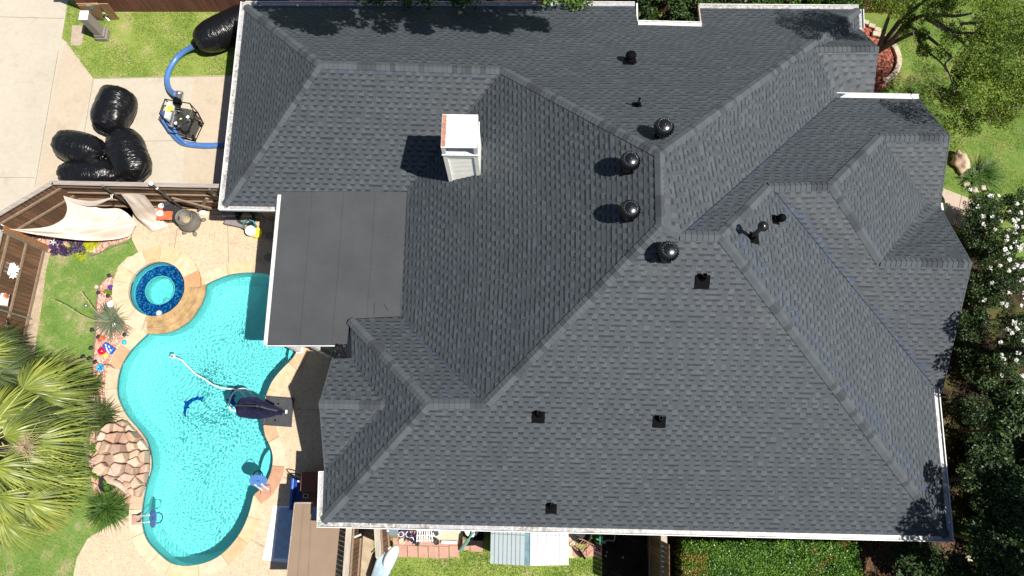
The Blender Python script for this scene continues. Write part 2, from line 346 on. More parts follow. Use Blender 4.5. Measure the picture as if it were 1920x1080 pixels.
MAT['paver'] = simple('pink_concrete_paver', (.47, .26, .20), .85, var=.12, scale=5, island=.15, fine=.2); MAT['paver2'] = simple('cream_paver', (.55, .44, .32), .85, var=.08, island=.1)
MAT['polycarb'] = simple('pale_shed_panel', (.40, .46, .47), .35, var=.04)
MAT['shade_glass'] = simple('smoked_ridge_panel', (.14, .22, .26), .2)
MAT['bark'] = simple('grey_bark', (.16, .13, .10), .9, var=.4, scale=10, bmp=.6)
MAT['twig'] = simple('pale_twig', (.26, .22, .17), .85, var=.3)
MAT['leaf_yel'] = leafmat('yellow_green_leaf', [(.06, .12, .015), (.14, .22, .022), (.28, .33, .035)], .3)
MAT['leaf_mid'] = leafmat('mid_green_leaf', [(.025, .06, .012), (.06, .13, .02), (.12, .21, .03)], .25)
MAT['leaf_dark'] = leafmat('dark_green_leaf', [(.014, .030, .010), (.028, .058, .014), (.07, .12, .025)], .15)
MAT['leaf_hedge'] = leafmat('hedge_leaf', [(.03, .085, .012), (.075, .18, .022), (.20, .34, .04)], .2, .35, 2.5)
MAT['leaf_orange'] = leafmat('bronze_leaf', [(.14, .06, .02), (.28, .13, .03), (.2, .2, .04)], .2)
MAT['palm'] = leafmat('fan_palm_leaf', [(.07, .10, .02), (.17, .21, .035), (.38, .40, .08)], .08, .4, 1.6)
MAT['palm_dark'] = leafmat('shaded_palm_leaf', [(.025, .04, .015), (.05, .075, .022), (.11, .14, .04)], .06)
MAT['palm_dry'] = leafmat('dry_palm_leaf', [(.30, .18, .05), (.42, .30, .08), (.36, .32, .10)], .15)
MAT['petiole'] = simple('yellow_petiole', (.36, .38, .10), .5)
MAT['blade'] = leafmat('grey_green_blade', [(.06, .09, .05), (.11, .15, .09), (.20, .22, .13)], .2)
MAT['drystalk'] = simple('dry_stalk', (.36, .28, .16), .8)
MAT['grassblade'] = leafmat('grass_blade', [(.10, .20, .02), (.18, .30, .04), (.32, .38, .09)], .3, .5, 1.4)
MAT['purple'] = leafmat('purple_leaf', [(.03, .015, .05), (.07, .04, .11), (.12, .09, .16)], .15); MAT['lime'] = leafmat('lime_leaf', [(.22, .28, .01), (.42, .48, .02), (.55, .55, .03)], .3)
MAT['bloom'] = leafmat('white_petal', [(.6, .6, .55), (.8, .8, .76), (.85, .85, .82)], .2)

# ------------------------------------------------------------ ground
def sheet(name, loops, z, mat, kind='structure', uvs=False, label=None, cat=None, parent=None):
    loops = [[Vector((p[0], p[1], 0)) for p in L] for L in loops]
    tri = tessellate_polygon(loops); flat = [p for L in loops for p in L]; mb = MB(); mb.v = [(p.x, p.y, z) for p in flat]
    for t in tri:
        a, b, c = [flat[i] for i in t]
        if abs((b - a).cross(c - a).z) < 1e-9: continue
        mb.f.append(list(t) if (b - a).cross(c - a).z > 0 else list(t)[::-1]); mb.m.append(0); mb.uv.append(None)
    return obj(name, mb, mat, parent, label, cat, None, kind)
def smooth_loop(pts, n=5, closed=True):
    P = [Vector(p) for p in pts]; k = len(P); out = []
    rngk = range(k) if closed else range(k - 1)
    for i in rngk:
        if closed: p0, p1, p2, p3 = P[(i - 1) % k], P[i], P[(i + 1) % k], P[(i + 2) % k]
        else: p0, p1, p2, p3 = P[max(i - 1, 0)], P[i], P[i + 1], P[min(i + 2, k - 1)]
        for j in range(n):
            t = j / n; out.append(.5 * ((2 * p1) + (-p0 + p2) * t + (2 * p0 - 5 * p1 + 4 * p2 - p3) * t * t + (-p0 + 3 * p1 - 3 * p2 + p3) * t ** 3))
    if not closed: out.append(P[-1])
    return out
SPILL = [(276, 625), (307, 624), (332, 616), (355, 600), (372, 577), (382, 555), (385, 533)]
POOLA = [(385, 533), (400, 525), (430, 514), (460, 510), (490, 511), (512, 517), (545, 532), (573, 560), (584, 600), (577, 632), (562, 653), (551, 673), (533, 691), (513, 715), (503, 738), (497, 758), (495, 782), (497, 802), (500, 818), (509, 836), (514, 856), (512, 880), (507, 895), (498, 911), (478, 929)]
POOLB = [(478, 929), (475, 942), (471, 958), (464, 978), (453, 1000), (435, 1024), (413, 1044), (389, 1056), (362, 1062), (338, 1062), (315, 1054), (289, 1031), (273, 1011), (265, 984), (265, 956), (269, 929), (275, 902), (282, 880), (282, 858), (275, 829), (262, 809), (240, 784), (227, 762), (219, 740), (219, 718), (223, 696), (233, 673), (249, 651), (276, 625)]
pool_edge = smooth_loop(ups(SPILL), 3, False)[:-1] + smooth_loop(ups(POOLA), 3, False)[:-1] + smooth_loop(ups(POOLB), 3, False)[:-1]
spa_c = up(293.5, 541, .12); spa_r = .5 * ((up(347, 541, .12) - up(240, 541, .12)).length)
def circ(c, r, n=64): return [Vector((c.x + r * math.cos(2 * math.pi * i / n), c.y + r * math.sin(2 * math.pi * i / n), 0)) for i in range(n)]
spa_hole = circ(spa_c, spa_r + .02)
BIG = [(-70, -60), (70, -60), (70, 60), (-70, 60)]
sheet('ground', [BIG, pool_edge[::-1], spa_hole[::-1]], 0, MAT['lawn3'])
sheet('driveway', [ups([(-900, -700), (160, -700), (128, 0), (116, 73), (123, 77), (175, 147), (620, 138), (620, 420), (60, 420), (-900, 700)])], .012, MAT['drive'])
sheet('driveway_apron', [ups([(122, 79), (175, 147), (176, 170), (82, 395), (60, 395), (100, 170)])], .016, MAT['drive2'])
sheet('driveway_slab', [ups([(366, 143), (620, 138), (620, 395), (342, 395), (346, 264)])], .016, MAT['drive2'])
jt = simple('dark_joint', (.16, .13, .10), .9)  # even dark brown for the concrete joint lines
mbj = MB()
for a, b in (((0, 32), (121, 35)), ((110, 95), (66, 350)), ((175, 150), (150, 300)), ((264, 265), (345, 264)), ((0, 333), (66, 333)), ((175, 148), (440, 143)), ((0, 200), (-400, 200))):
    P, Q = up(*a), up(*b); mbj.beam((P.x, P.y, .0175), (Q.x, Q.y, .0175), .012, .004)
obj('driveway_joints', mbj, jt, kind='structure')
sheet('front_lawn', [ups([(128, 0), (116, 73), (123, 77), (175, 147), (620, 138), (620, -60), (130, -60)])], .006, MAT['lawn'])
mb = MB(); mb.prism(ups([(136, 48), (160, 48), (154, 82), (148, 86), (133, 85)]), .0, .022); obj('stepping_slab', mb, MAT['walk'], None, 'pale concrete slab set in the front lawn beside the power pedestal', 'slab')
sheet('back_lawn', [ups([(95, 480), (120, 468), (175, 472), (205, 460), (235, 450), (247, 452), (262, 478), (240, 500), (218, 530), (212, 550), (185, 530), (179, 600), (172, 660), (165, 800), (168, 900), (225, 925), (255, 965), (205, 985), (165, 1010), (145, 1045), (138, 1085), (138, 1300), (-300, 1300), (-300, 900), (30, 750), (62, 600), (75, 520)])], .006, MAT['lawn2'])
sheet('fence_side_sand', [ups([(60, 452), (98, 462), (88, 500), (75, 600), (68, 640), (62, 700), (35, 780), (-60, 1000), (-120, 1000), (10, 700)])], .010, MAT['sand'])
sheet('garden_bed', [ups([(60, 452), (180, 385), (262, 392), (262, 430), (240, 450), (205, 460), (188, 474), (120, 470), (95, 478)])], .012, MAT['redmulch'])
sheet('gravel_bed', [ups(smooth := [(214, 516), (200, 520), (187, 534), (180, 560), (181, 600), (176, 650), (172, 700), (170, 800), (168, 880), (178, 930), (240, 945), (258, 960), (260, 930), (270, 895), (275, 850), (260, 815), (234, 792), (208, 765), (204, 735), (208, 690), (226, 655), (248, 628), (258, 612), (230, 590), (215, 560)])], .014, MAT['redmulch'])
deck_outer = [(248, 418), (250, 400), (262, 396), (640, 380), (700, 560), (700, 1300), (138, 1300), (138, 1080), (145, 1045), (165, 1010), (205, 985), (252, 962), (258, 940), (262, 900), (250, 850), (240, 800), (205, 740), (200, 700), (212, 660), (235, 630), (256, 606), (230, 590), (213, 560), (212, 530), (222, 500), (240, 482), (262, 477), (248, 450)]
sheet('pool_deck', [ups(deck_outer), pool_edge[::-1], spa_hole[::-1]], .020, MAT['deck'])
mbj = MB()
for a, b in (((333, 430), (327, 466)), ((427, 410), (429, 492)), ((512, 410), (508, 520)), ((530, 894), (552, 900)), ((470, 1010), (500, 1028)), ((552, 768), (600, 769)), ((392, 402), (520, 409))):
    P, Q = up(*a), up(*b); mbj.beam((P.x, P.y, .0215), (Q.x, Q.y, .0215), .014, .004)
obj('deck_joints', mbj, jt, kind='structure')
sheet('side_yard', [ups([(640, 960), (700, 960), (700, 1300), (620, 1300)])], .024, MAT['sand'])
sheet('south_lawn', [ups([(700, 1010), (1215, 1010), (1215, 1400), (640, 1400)])], .006, MAT['lawn'])
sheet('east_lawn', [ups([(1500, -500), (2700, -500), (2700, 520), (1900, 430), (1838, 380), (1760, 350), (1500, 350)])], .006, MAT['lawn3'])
sheet('shade_sheet', [ups([(1128, 980), (1228, 980), (1232, 1300), (1131, 1300)])], .0095, MAT['shade_ground'])  # dark sheet: the yard's deep shade painted onto the ground
sheet('garden_walk', [ups([(1700, 335), (1765, 352), (1838, 380), (1862, 400), (1845, 450), (1760, 410), (1700, 400)])], .012, MAT['walk'])
mbj = MB(); P, Q = up(1803, 366), up(1790, 425); mbj.beam((P.x, P.y, .0135), (Q.x, Q.y, .0135), .02, .004); obj('walk_joint', mbj, jt, kind='structure')
sheet('bark_bed', [ups([(1560, 40), (1625, 46), (1655, 62), (1680, 85), (1690, 110), (1682, 135), (1662, 160), (1640, 178), (1560, 190)])], .012, MAT['redbark'])
def under():
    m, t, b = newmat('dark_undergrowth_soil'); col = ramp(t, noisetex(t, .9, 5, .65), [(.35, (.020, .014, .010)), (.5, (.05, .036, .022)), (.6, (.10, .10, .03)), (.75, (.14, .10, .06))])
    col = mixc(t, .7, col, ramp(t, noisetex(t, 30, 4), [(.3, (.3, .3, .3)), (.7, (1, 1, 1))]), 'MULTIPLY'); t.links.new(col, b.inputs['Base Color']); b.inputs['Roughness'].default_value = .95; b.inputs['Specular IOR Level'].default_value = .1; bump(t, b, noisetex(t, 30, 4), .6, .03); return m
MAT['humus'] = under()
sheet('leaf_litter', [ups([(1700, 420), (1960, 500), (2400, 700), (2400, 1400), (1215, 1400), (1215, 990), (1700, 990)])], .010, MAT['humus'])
# grass blades standing on the lawns
def inpoly(x, y, poly):
    c = np.zeros(len(x), bool); n = len(poly)
    for i in range(n):
        x1, y1 = poly[i][0], poly[i][1]; x2, y2 = poly[(i + 1) % n][0], poly[(i + 1) % n][1]
        if abs(y2 - y1) < 1e-9: continue
        k = ((y1 > y) != (y2 > y)) & (x < (x2 - x1) * (y - y1) / (y2 - y1) + x1); c ^= k
    return c
def blades(name, label, polys, dens, h=.05, mat='grassblade'):
    Vs = []
    for pl in polys:
        P = ups(pl); xs = [p.x for p in P]; ys = [p.y for p in P]; a = (max(xs) - min(xs)) * (max(ys) - min(ys)); n = int(a * dens)
        x = rng.uniform(min(xs), max(xs), n); y = rng.uniform(min(ys), max(ys), n); k = inpoly(x, y, P); x, y = x[k], y[k]
        d = np.array([noise.noise(Vector((a_ * .9, b_ * .9, 3))) for a_, b_ in zip(x, y)]); k = rng.uniform(-.35, .5, len(x)) < d + .15; x, y = x[k], y[k]; n = len(x)
        th = rng.uniform(0, 6.28, n); w = .012; dx, dy = np.cos(th) * w, np.sin(th) * w; lean = rng.normal(0, h * .8, (n, 2)); hh = rng.uniform(.5, 1.2, n) * h
        z0 = np.full(n, .0); T = np.stack([np.stack([x - dx, y - dy, z0], 1), np.stack([x + dx, y + dy, z0], 1), np.stack([x + lean[:, 0], y + lean[:, 1], hh], 1)], 1); Vs.append(T.reshape(-1, 3))
    V = np.concatenate(Vs); tri_mesh(name, V, np.arange(len(V)).reshape(-1, 3), MAT[mat], label=label, cat='grass', kind='stuff')
blades('front_grass', 'short bright grass between the driveway and the brown fence', [[(128, 0), (120, 76), (175, 147), (450, 140), (450, 20), (170, 26)]], 1500)
blades('back_grass', 'mown green grass between the fence and the pool beds', [[(100, 480), (175, 474), (245, 455), (258, 478), (215, 530), (187, 525), (175, 660), (160, 800), (165, 930), (225, 970), (160, 1010), (138, 1080), (0, 1085), (0, 900), (66, 700), (75, 520)]], 900, .045)
blades('south_grass', 'green grass strip south of the pink pavers', [[(735, 1046), (865, 1046), (920, 1038), (1127, 1052), (1127, 1085), (700, 1085)], [(862, 1030), (925, 1030), (925, 1045), (862, 1045)]], 1800, .06)
blades('side_grass', 'open green lawn on the east side around the boulder', [[(1680, 0), (1920, 0), (1925, 420), (1838, 375), (1765, 345), (1770, 250), (1690, 180), (1690, 100)]], 900, .05)

# ------------------------------------------------------------ pool and spa
def ring(inner, outer, z0, z1, nseg, jitter=.0):
    "coping stones between two polylines"
    mb = MB(); n = len(inner); L = [0]
    for i in range(n - 1): L.append(L[-1] + (inner[i + 1] - inner[i]).length)
    def at(P, s):
        for i in range(n - 1):
            if L[i + 1] >= s: t = (s - L[i]) / max(1e-9, L[i + 1] - L[i]); return P[i].lerp(P[i + 1], t)
        return P[-1]
    cuts = [0]; step = L[-1] / nseg
    for i in range(1, nseg): cuts.append(step * (i + random.uniform(-.22, .22)))
    cuts.append(L[-1])
    for a, b in zip(cuts[:-1], cuts[1:]):
        g = .006; k = 5; pin = [at(inner, a + g + (b - a - 2 * g) * i / k) for i in range(k + 1)]; po = [at(outer, a + g + (b - a - 2 * g) * i / k) for i in range(k + 1)]
        mb.prism(pin + po[::-1] if True else None, z0, z1 + random.uniform(-.003, .003))
    return mb
def offset(P, d, closed=False):
    out = []; n = len(P)
    for i in range(n):
        a = P[(i - 1) % n] if closed else P[max(i - 1, 0)]; b = P[(i + 1) % n] if closed else P[min(i + 1, n - 1)]
        t = (b - a); t.z = 0; t.normalize(); out.append(P[i] + Vector((t.y, -t.x, 0)) * d)
    return out
pool = thing('swimming_pool', 'freeform turquoise swimming pool with flagstone coping', 'swimming pool', up(370, 800))
# which side is outward
area = sum(pool_edge[i].x * pool_edge[(i + 1) % len(pool_edge)].y - pool_edge[(i + 1) % len(pool_edge)].x * pool_edge[i].y for i in range(len(pool_edge)))
sg = 1 if area > 0 else -1
SL = 7 * 3 - 3
nE = len(smooth_loop(ups(POOLA), 3, False)) - 1
pa = smooth_loop(ups(POOLA), 3, False); pb = smooth_loop(ups(POOLB), 3, False)
obj('coping', (lambda m: m)(ring(offset(pa, -.03 * sg), offset(pa, .36 * sg), .0, .055, 12)), MAT['stone'], pool, bevel=.008)
obj('coping', ring(offset(pb, -.03 * sg), offset(pb, .36 * sg), .0, .055, 17), MAT['stone'], pool, bevel=.008)
mb = MB(); n = len(pool_edge); zb = -1.15
zs = [.0, -.16, -.17, zb]; floor_in = offset(pool_edge, -.25 * sg, True)
vs = [(p.x, p.y, -.16) for p in pool_edge] + [(p.x, p.y, zb + .3) for p in pool_edge] + [(p.x, p.y, zb) for p in floor_in]
mb.add(vs, [(k * n + i, k * n + (i + 1) % n, (k + 1) * n + (i + 1) % n, (k + 1) * n + i) for k in range(2) for i in range(n)])
b0 = len(mb.v)
fl = [Vector((p.x, p.y, 0)) for p in floor_in]
for t in tessellate_polygon([fl]):
    a, b, c = [fl[i] for i in t]; t = list(t) if (b - a).cross(c - a).z > 0 else list(t)[::-1]
    mb.f.append([2 * n + i for i in t]); mb.m.append(0); mb.uv.append(None)
basin = obj('basin', mb, MAT['plaster'], pool)
mb = MB(); e2 = offset(pool_edge, -.006 * sg, True)
mb.add([(p.x, p.y, .02) for p in e2] + [(p.x, p.y, -.165) for p in e2], [(i, (i + 1) % n, n + (i + 1) % n, n + i) for i in range(n)])
obj('waterline_tile', mb, MAT['tile'], pool)
# two shallow ledges and the tile dolphins on the floor
def flatpoly(pts, z0, z1, mb=None):
    mb = mb or MB(); mb.prism(pts, z0, z1); return mb
for pts in ([(545, 655), (556, 650), (566, 655), (556, 672), (547, 688), (542, 675)], [(509, 843), (514, 856), (512, 880), (506, 897), (494, 911), (489, 896), (492, 872), (499, 853)]):
    obj('bench', flatpoly([p for p in smooth_loop(ups(pts, -.45), 4)], -1.1, -.45), MAT['plaster'], pool)
def dolphin(cx, cy, sc, fl):
    P = [(-.62, -.10), (-.45, .10), (-.15, .26), (-.02, .30), (.02, .46), (.14, .29), (.38, .16), (.55, .0), (.66, -.05), (.60, -.12), (.70, -.30), (.84, -.34), (.74, -.44), (.60, -.42), (.50, -.50), (.52, -.30), (.44, -.16), (.2, .02), (-.05, .06), (-.10, -.10), (-.2, .03), (-.42, -.06), (-.60, -.18)]
    c = up(cx, cy, zb); a = R_(62 if fl > 0 else 100); out = []
    for x, y in P:
        x *= sc * fl; y *= sc; out.append(Vector((c.x + x * math.cos(a) - y * math.sin(a), c.y + x * math.sin(a) + y * math.cos(a), 0)))
    return out
for cx, cy, s_, f_ in ((363, 762, .62, 1), (446, 748, .62, -1)): obj('mosaic_dolphin', flatpoly(dolphin(cx, cy, s_, f_), zb - .01, zb + .012), MAT['mosaic_flat'], pool)
# rippled water sheet
def watermat(name, tint, bs=1., sc=9.):
    m, t, b = newmat(name); t.nodes.remove(b)
    tr = N(t, 'BsdfTransparent'); tr.inputs[0].default_value = (*tint, 1); gl = N(t, 'BsdfGlossy'); gl.inputs['Roughness'].default_value = .03
    fr = N(t, 'Fresnel'); fr.inputs[0].default_value = 1.33; mx = N(t, 'MixShader'); bp = N(t, 'Bump'); bp.inputs['Strength'].default_value = bs; bp.inputs['Distance'].default_value = .03
    t.links.new(noisetex(t, sc, 3, .5), bp.inputs['Height'])
    for x in (gl.inputs['Normal'], fr.inputs['Normal']): t.links.new(bp.outputs[0], x)
    t.links.new(fr.outputs[0], mx.inputs[0]); t.links.new(tr.outputs[0], mx.inputs[1]); t.links.new(gl.outputs[0], mx.inputs[2]); t.links.new(mx.outputs[0], t.nodes['Material Output'].inputs[0]); return m
def ripples(name, parent, poly, z, amp, st, mat, seed=0.):
    xs = [p.x for p in poly]; ys = [p.y for p in poly]; X = np.arange(min(xs) - st, max(xs) + st, st); Y = np.arange(min(ys) - st, max(ys) + st, st); V = []
    for y in Y:
        for x in X:
            p = Vector((x + seed, y, 0)); q = p + Vector((noise.noise(p * .8), noise.noise(p * .8 + Vector((9, 0, 0))), 0)) * .35; k = .55 + .75 * max(0, noise.noise(p * .45 + Vector((0, 0, 2))) + .35)
            V.append((x, y, z + amp * k * (noise.noise(q * 7.5) * .5 + noise.noise(q * 15. + Vector((5, 5, 5))) * .42 + noise.noise(q * 2.) * .3)))
    nx, ny = len(X), len(Y); gx, gy = np.meshgrid(X[:-1] + st / 2, Y[:-1] + st / 2); m = inpoly(gx.ravel(), gy.ravel(), [(p.x, p.y) for p in offset(poly, .05 * (1 if sum(poly[i].x * poly[(i + 1) % len(poly)].y - poly[(i + 1) % len(poly)].x * poly[i].y for i in range(len(poly))) > 0 else -1), True)])
    j, i = np.divmod(np.nonzero(m)[0], nx - 1); Fc = np.stack([j * nx + i, j * nx + i + 1, (j + 1) * nx + i + 1, (j + 1) * nx + i], 1)
    used, inv = np.unique(Fc, return_inverse=True); o = tri_mesh(name, np.array(V)[used], inv.reshape(Fc.shape), mat, parent); o.data.polygons.foreach_set('use_smooth', [True] * len(Fc)); o.cycles.is_caustics_caster = True; return o
def glasswater(name, tint):
    m, t, b = newmat(name); t.nodes.remove(b); g = N(t, 'BsdfGlass'); g.inputs['IOR'].default_value = 1.33; g.inputs['Roughness'].default_value = 0; g.inputs[0].default_value = (*tint, 1); t.links.new(g.outputs[0], t.nodes['Material Output'].inputs[0]); return m
ripples('water', pool, pool_edge, -.09, .0036, .0145, glasswater('pool_water', (.45, .965, .98)))

spa = thing('spa', 'round raised spa with blue mosaic bench and stone spillway', 'spa', (spa_c.x, spa_c.y, 0))
co = circ(spa_c, spa_r); oo = circ(spa_c, spa_r + .53); 
k0 = 64
idx = [i % 64 for i in range(1, 64 - 12)]
# coping arc (all but the spillway sector)
def arc(r, a0, a1, n=60): return [Vector((spa_c.x + r * math.cos(R_(a0 + (a1 - a0) * i / n)), spa_c.y + r * math.sin(R_(a0 + (a1 - a0) * i / n)), 0)) for i in range(n + 1)]
obj('coping', ring(arc(spa_r - .02, 3, 258), arc(spa_r + .52, 3, 258), .0, .13, 9), MAT['stone'], spa, bevel=.01)
mb = MB()
A_in = arc(spa_r - .02, -102, 3, 24); SPo = smooth_loop(ups(SPILL), 4, False)
def res_(P, n):
    L = [0]
    for i in range(len(P) - 1): L.append(L[-1] + (P[i + 1] - P[i]).length)
    out = []
    for k in range(n + 1):
        s = L[-1] * k / n
        for i in range(len(P) - 1):
            if L[i + 1] >= s - 1e-9: out.append(P[i].lerp(P[i + 1], (s - L[i]) / max(1e-9, L[i + 1] - L[i]))); break
    return out
SPr = res_(SPo, 24); tanstep = MAT['tan']
for a, b, z in ((0, .34, .125), (.34, .68, .085), (.68, 1.04, .04)):
    I = [A_in[i].lerp(SPr[i], a) for i in range(25)]; O = [A_in[i].lerp(SPr[i], b) for i in range(25)]
    mb.prism(I + O[::-1], -.05, z)
obj('spillway', mb, MAT['tan'], spa, bevel=.008)
mb = MB(); mb.lathe((spa_c.x, spa_c.y, 0), [(spa_r, .11), (spa_r, -.14)], 64, cap=False); obj('waterline_tile', mb, MAT['tile'], spa)
mb = MB(); mb.lathe((spa_c.x, spa_c.y, 0), [(spa_r, -.14), (spa_r - .02, -.36), (spa_r - .04, -.42)], 64, cap=False); obj('wall', mb, MAT['plaster'], spa)
fc = up(304, 546, -.45); fr_ = .50
mb = MB(); n = 64; vs = []
o1 = [Vector((spa_c.x + (spa_r - .04) * math.cos(2 * math.pi * i / n), spa_c.y + (spa_r - .04) * math.sin(2 * math.pi * i / n), -.42)) for i in range(n)]
i1 = [Vector((fc.x + fr_ * math.cos(2 * math.pi * i / n), fc.y + fr_ * math.sin(2 * math.pi * i / n), -.42)) for i in range(n)]
mb.add(o1 + i1, [(i, (i + 1) % n, n + (i + 1) % n, n + i) for i in range(n)]); obj('bench', mb, MAT['mosaic'], spa)
mb = MB(); mb.lathe((fc.x, fc.y, 0), [(fr_ + .012, -.415), (fr_ - .02, -.41), (fr_ - .02, -.44)], 64, cap=False); obj('bench_edge', mb, MAT['shirtwhite'], spa)
mb = MB(); mb.lathe((fc.x, fc.y, 0), [(fr_, -.42), (fr_, -1.0), (.001, -1.0)], 64, cap=False); obj('basin', mb, MAT['plaster'], spa)
ripples('water', spa, circ(spa_c, spa_r - .004), -.02, .003, .03, glasswater('spa_water', (.38, .90, .90)), 20.)
for q in ((298, 587), (315, 565), (262, 513), (252, 569)):
    P = up(q[0], q[1], -.02 if q[1] == 587 else -.46); mb = MB(); r = .10 if q[0] > 290 else .03; mb.lathe(P, [(r, 0), (r * .9, .02), (.001, .03)], 20, cap=False)
    if q[1] == 587: obj('skimmer_lid', mb, MAT['polycarb'], spa)
    else: obj('jet_fitting', mb, MAT['shirtwhite'], spa)
for o in bpy.data.objects:
    if o.parent in (pool, spa) and o.name.split('.')[0] in ('basin', 'bench', 'mosaic_dolphin', 'wall', 'bench_edge', 'jet_fitting', 'waterline_tile'): o.cycles.is_caustics_receiver = True

# ------------------------------------------------------------ house
VX = dict(A=(460,11,2.700), B=(420,385,2.700), Cc=(599,120,4.730), D=(943,131,4.730), E=(1237,287,7.042), F=(1240,423,7.042), G=(1275,440,6.909), H=(1352,442,6.910), I=(1442,350,5.873), J=(1560,347,5.873), K=(1651,256,4.529), L=(1737,381,3.465), M=(1651,490,4.792), NE=(1610,18,2.700), NF=(1611,54,2.700), Q=(1528,90,3.897), R=(1567,183,3.433), RG=(1648,89,3.897), SGe=(1637,179,3.301), N2e=(1723,186,3.433), T=(1782,256,4.529), S3e=(1763,388,3.409), U=(1823,493,4.792), S2e=(1768,730,2.667), X=(1750,727,2.700), SE=(1776,1005,2.700), SW=(605,978,2.700), Y=(803,757,4.561), Z=(912,757,4.561), V=(752,594,2.948), Wd=(656,600,3.031), GSb=(608,884,2.700), g=(722,760,3.791), GNa=(660,672,3.070), GNr=(622,672,3.048), r5=(598,757,3.791), W2c=(763,359,2.982), S1a=(529,359,2.926), S1b=(523,387,2.700), N1=(1190,12,2.700), N2=(1197,47,3.209), N3=(1316,50,3.241), N4=(1311,16,2.700))
VX = {k: up(*v) for k, v in VX.items()}
FAC = [('N', 'A Cc D E NE N4 N3 N2 N1'), ('W', 'A B Cc'), ('S', 'B S1b S1a W2c D Cc'), ('W', 'D W2c V Z F E'), ('E', 'E F G R Q NF NE'), ('N', 'NF Q RG'), ('S', 'Q R SGe RG'), ('N', 'R G H I J K T N2e'), ('S', 'K L S3e T'), ('N', 'L M U S3e'), ('E', 'K J M L'), ('S', 'J I X S2e U M'), ('E', 'H SE X I'), ('S', 'F Z Y SW SE H G'), ('N', 'Y Z V Wd'), ('W', 'SW Y Wd GNa g GSb'), ('S', 'g GSb r5'), ('N', 'g r5 GNr GNa')]
house = thing('house', 'single-storey house with a new charcoal shingle hip roof and white gutters', 'house', (0, 0, 0))
def clipz(poly, z, keep_above):
    out = []
    for i in range(len(poly)):
        a, b = poly[i], poly[(i + 1) % len(poly)]; da = a.z - z; db = b.z - z
        if not keep_above: da, db = -da, -db
        if da >= 0: out.append(a)
        if (da > 0 and db < 0) or (da < 0 and db > 0): out.append(a.lerp(b, da / (da - db)))
    return out
roof = MB(); EXPO = .143; SINP = .515; TH = .011
NRM = {}
for fi, (dr, names) in enumerate(FAC):
    P = [VX[k] for k in names.split()]
    nrm = Vector((0, 0, 0))
    for i in range(len(P)): nrm += (P[i] - P[0]).cross(P[(i + 1) % len(P)] - P[0])
    nrm.normalize()
    if nrm.z < 0: nrm = -nrm
    NRM[fi] = nrm
    z0 = min(p.z for p in P); dz = EXPO * SINP
    zbase = 2.7 if z0 < 3.2 else z0
    ax = (lambda p: p.x) if dr in 'NS' else (lambda p: p.y)
    for t in tessellate_polygon([[Vector((p.x, p.y, 0)) for p in P]]):
        tri = [P[i] for i in t]
        if (tri[1] - tri[0]).cross(tri[2] - tri[0]).z < 0: tri = tri[::-1]
        k0 = int(math.floor((min(p.z for p in tri) - zbase) / dz)); k1 = int(math.ceil((max(p.z for p in tri) - zbase) / dz))
        for k in range(k0, k1):
            za, zb_ = zbase + k * dz, zbase + (k + 1) * dz
            q = clipz(clipz(tri, za, True), zb_, False)
            if len(q) < 3: continue
            def off(p): return p + nrm * (TH * (1 - (p.z - za) / dz) + .001)
            uv = [(ax(p) + fi * 13.7, (p.z - zbase) / SINP + 1e-4 + fi * 14.3) for p in q]
            # keep fract consistent: subtract tiny at the top edge
            uv = [(a, min(b, (k + 1) * EXPO - 2e-4 + fi * 14.3)) for a, b in uv]
            vs = [off(p) for p in q]; ok = [vs[0]]; ou = [uv[0]]
            for a, b in zip(vs[1:], uv[1:]):
                if (a - ok[-1]).length > 1e-5: ok.append(a); ou.append(b)
            if len(ok) > 2 and (ok[0] - ok[-1]).length < 1e-5: ok.pop(); ou.pop()
            if len(ok) < 3: continue
            roof.add(ok, [tuple(range(len(ok)))], 0, [ou])
            low = [p for p in q if abs(p.z - za) < 1e-6]
            if len(low) >= 2 and k >= 0:
                a, b = low[0], low[1]
                if dr in 'NS' and a.x > b.x or dr in 'EW' and a.y > b.y: a, b = b, a
                A0, B0 = off(a), off(b); A1, B1 = a.copy() + nrm * .0005, b.copy() + nrm * .0005
                f = (0, 1, 2, 3)
                roof.add([A1, B1, B0, A0], [f], 1, [[(0, 0)] * 4])
butt = simple('shingle_butt_edge', (.02, .022, .026), .95)
roofo = obj('roof', roof, [MAT['shingle'], butt], house)
# ridge and hip caps
def capline(p, q, fa, fb, w=.135, e=.14):
    p, q = Vector(p), Vector(q)
    if q.z < p.z: p, q = q, p
    t = (q - p); Ln = t.length; t.normalize(); mb = MB()
    sides = []
    for fi in (fa, fb):
        n = NRM[fi]; s = t.cross(n)
        if s.z > 0 or (abs(s.z) < .05 and s.z > 0): s = -s
        sides.append((s.normalized(), n))
    k = int(Ln / e)
    for i in range(k + 1):
        a = p + t * (i * e); b = p + t * min(Ln, i * e + e * 1.5)
        if (b - a).length < .03: continue
        vs = []
        for pt, h in ((a, .031), (b, .012)):
            (s1, n1), (s2, n2) = sides; top = pt + (n1 + n2).normalized() * (h + .012)
            vs += [pt + s1 * w + n1 * .002, pt + s1 * w + n1 * h, top, pt + s2 * w + n2 * h, pt + s2 * w + n2 * .002]
        mb.add(vs, [(1, 2, 7, 6), (2, 3, 8, 7)], 0); b0 = len(mb.v) - 10; mb.f += [[b0 + 0, b0 + 1, b0 + 6, b0 + 5], [b0 + 3, b0 + 4, b0 + 9, b0 + 8], [b0 + j for j in range(5)]]; mb.m += [1, 1, 1]; mb.uv += [None] * 3
    return mb
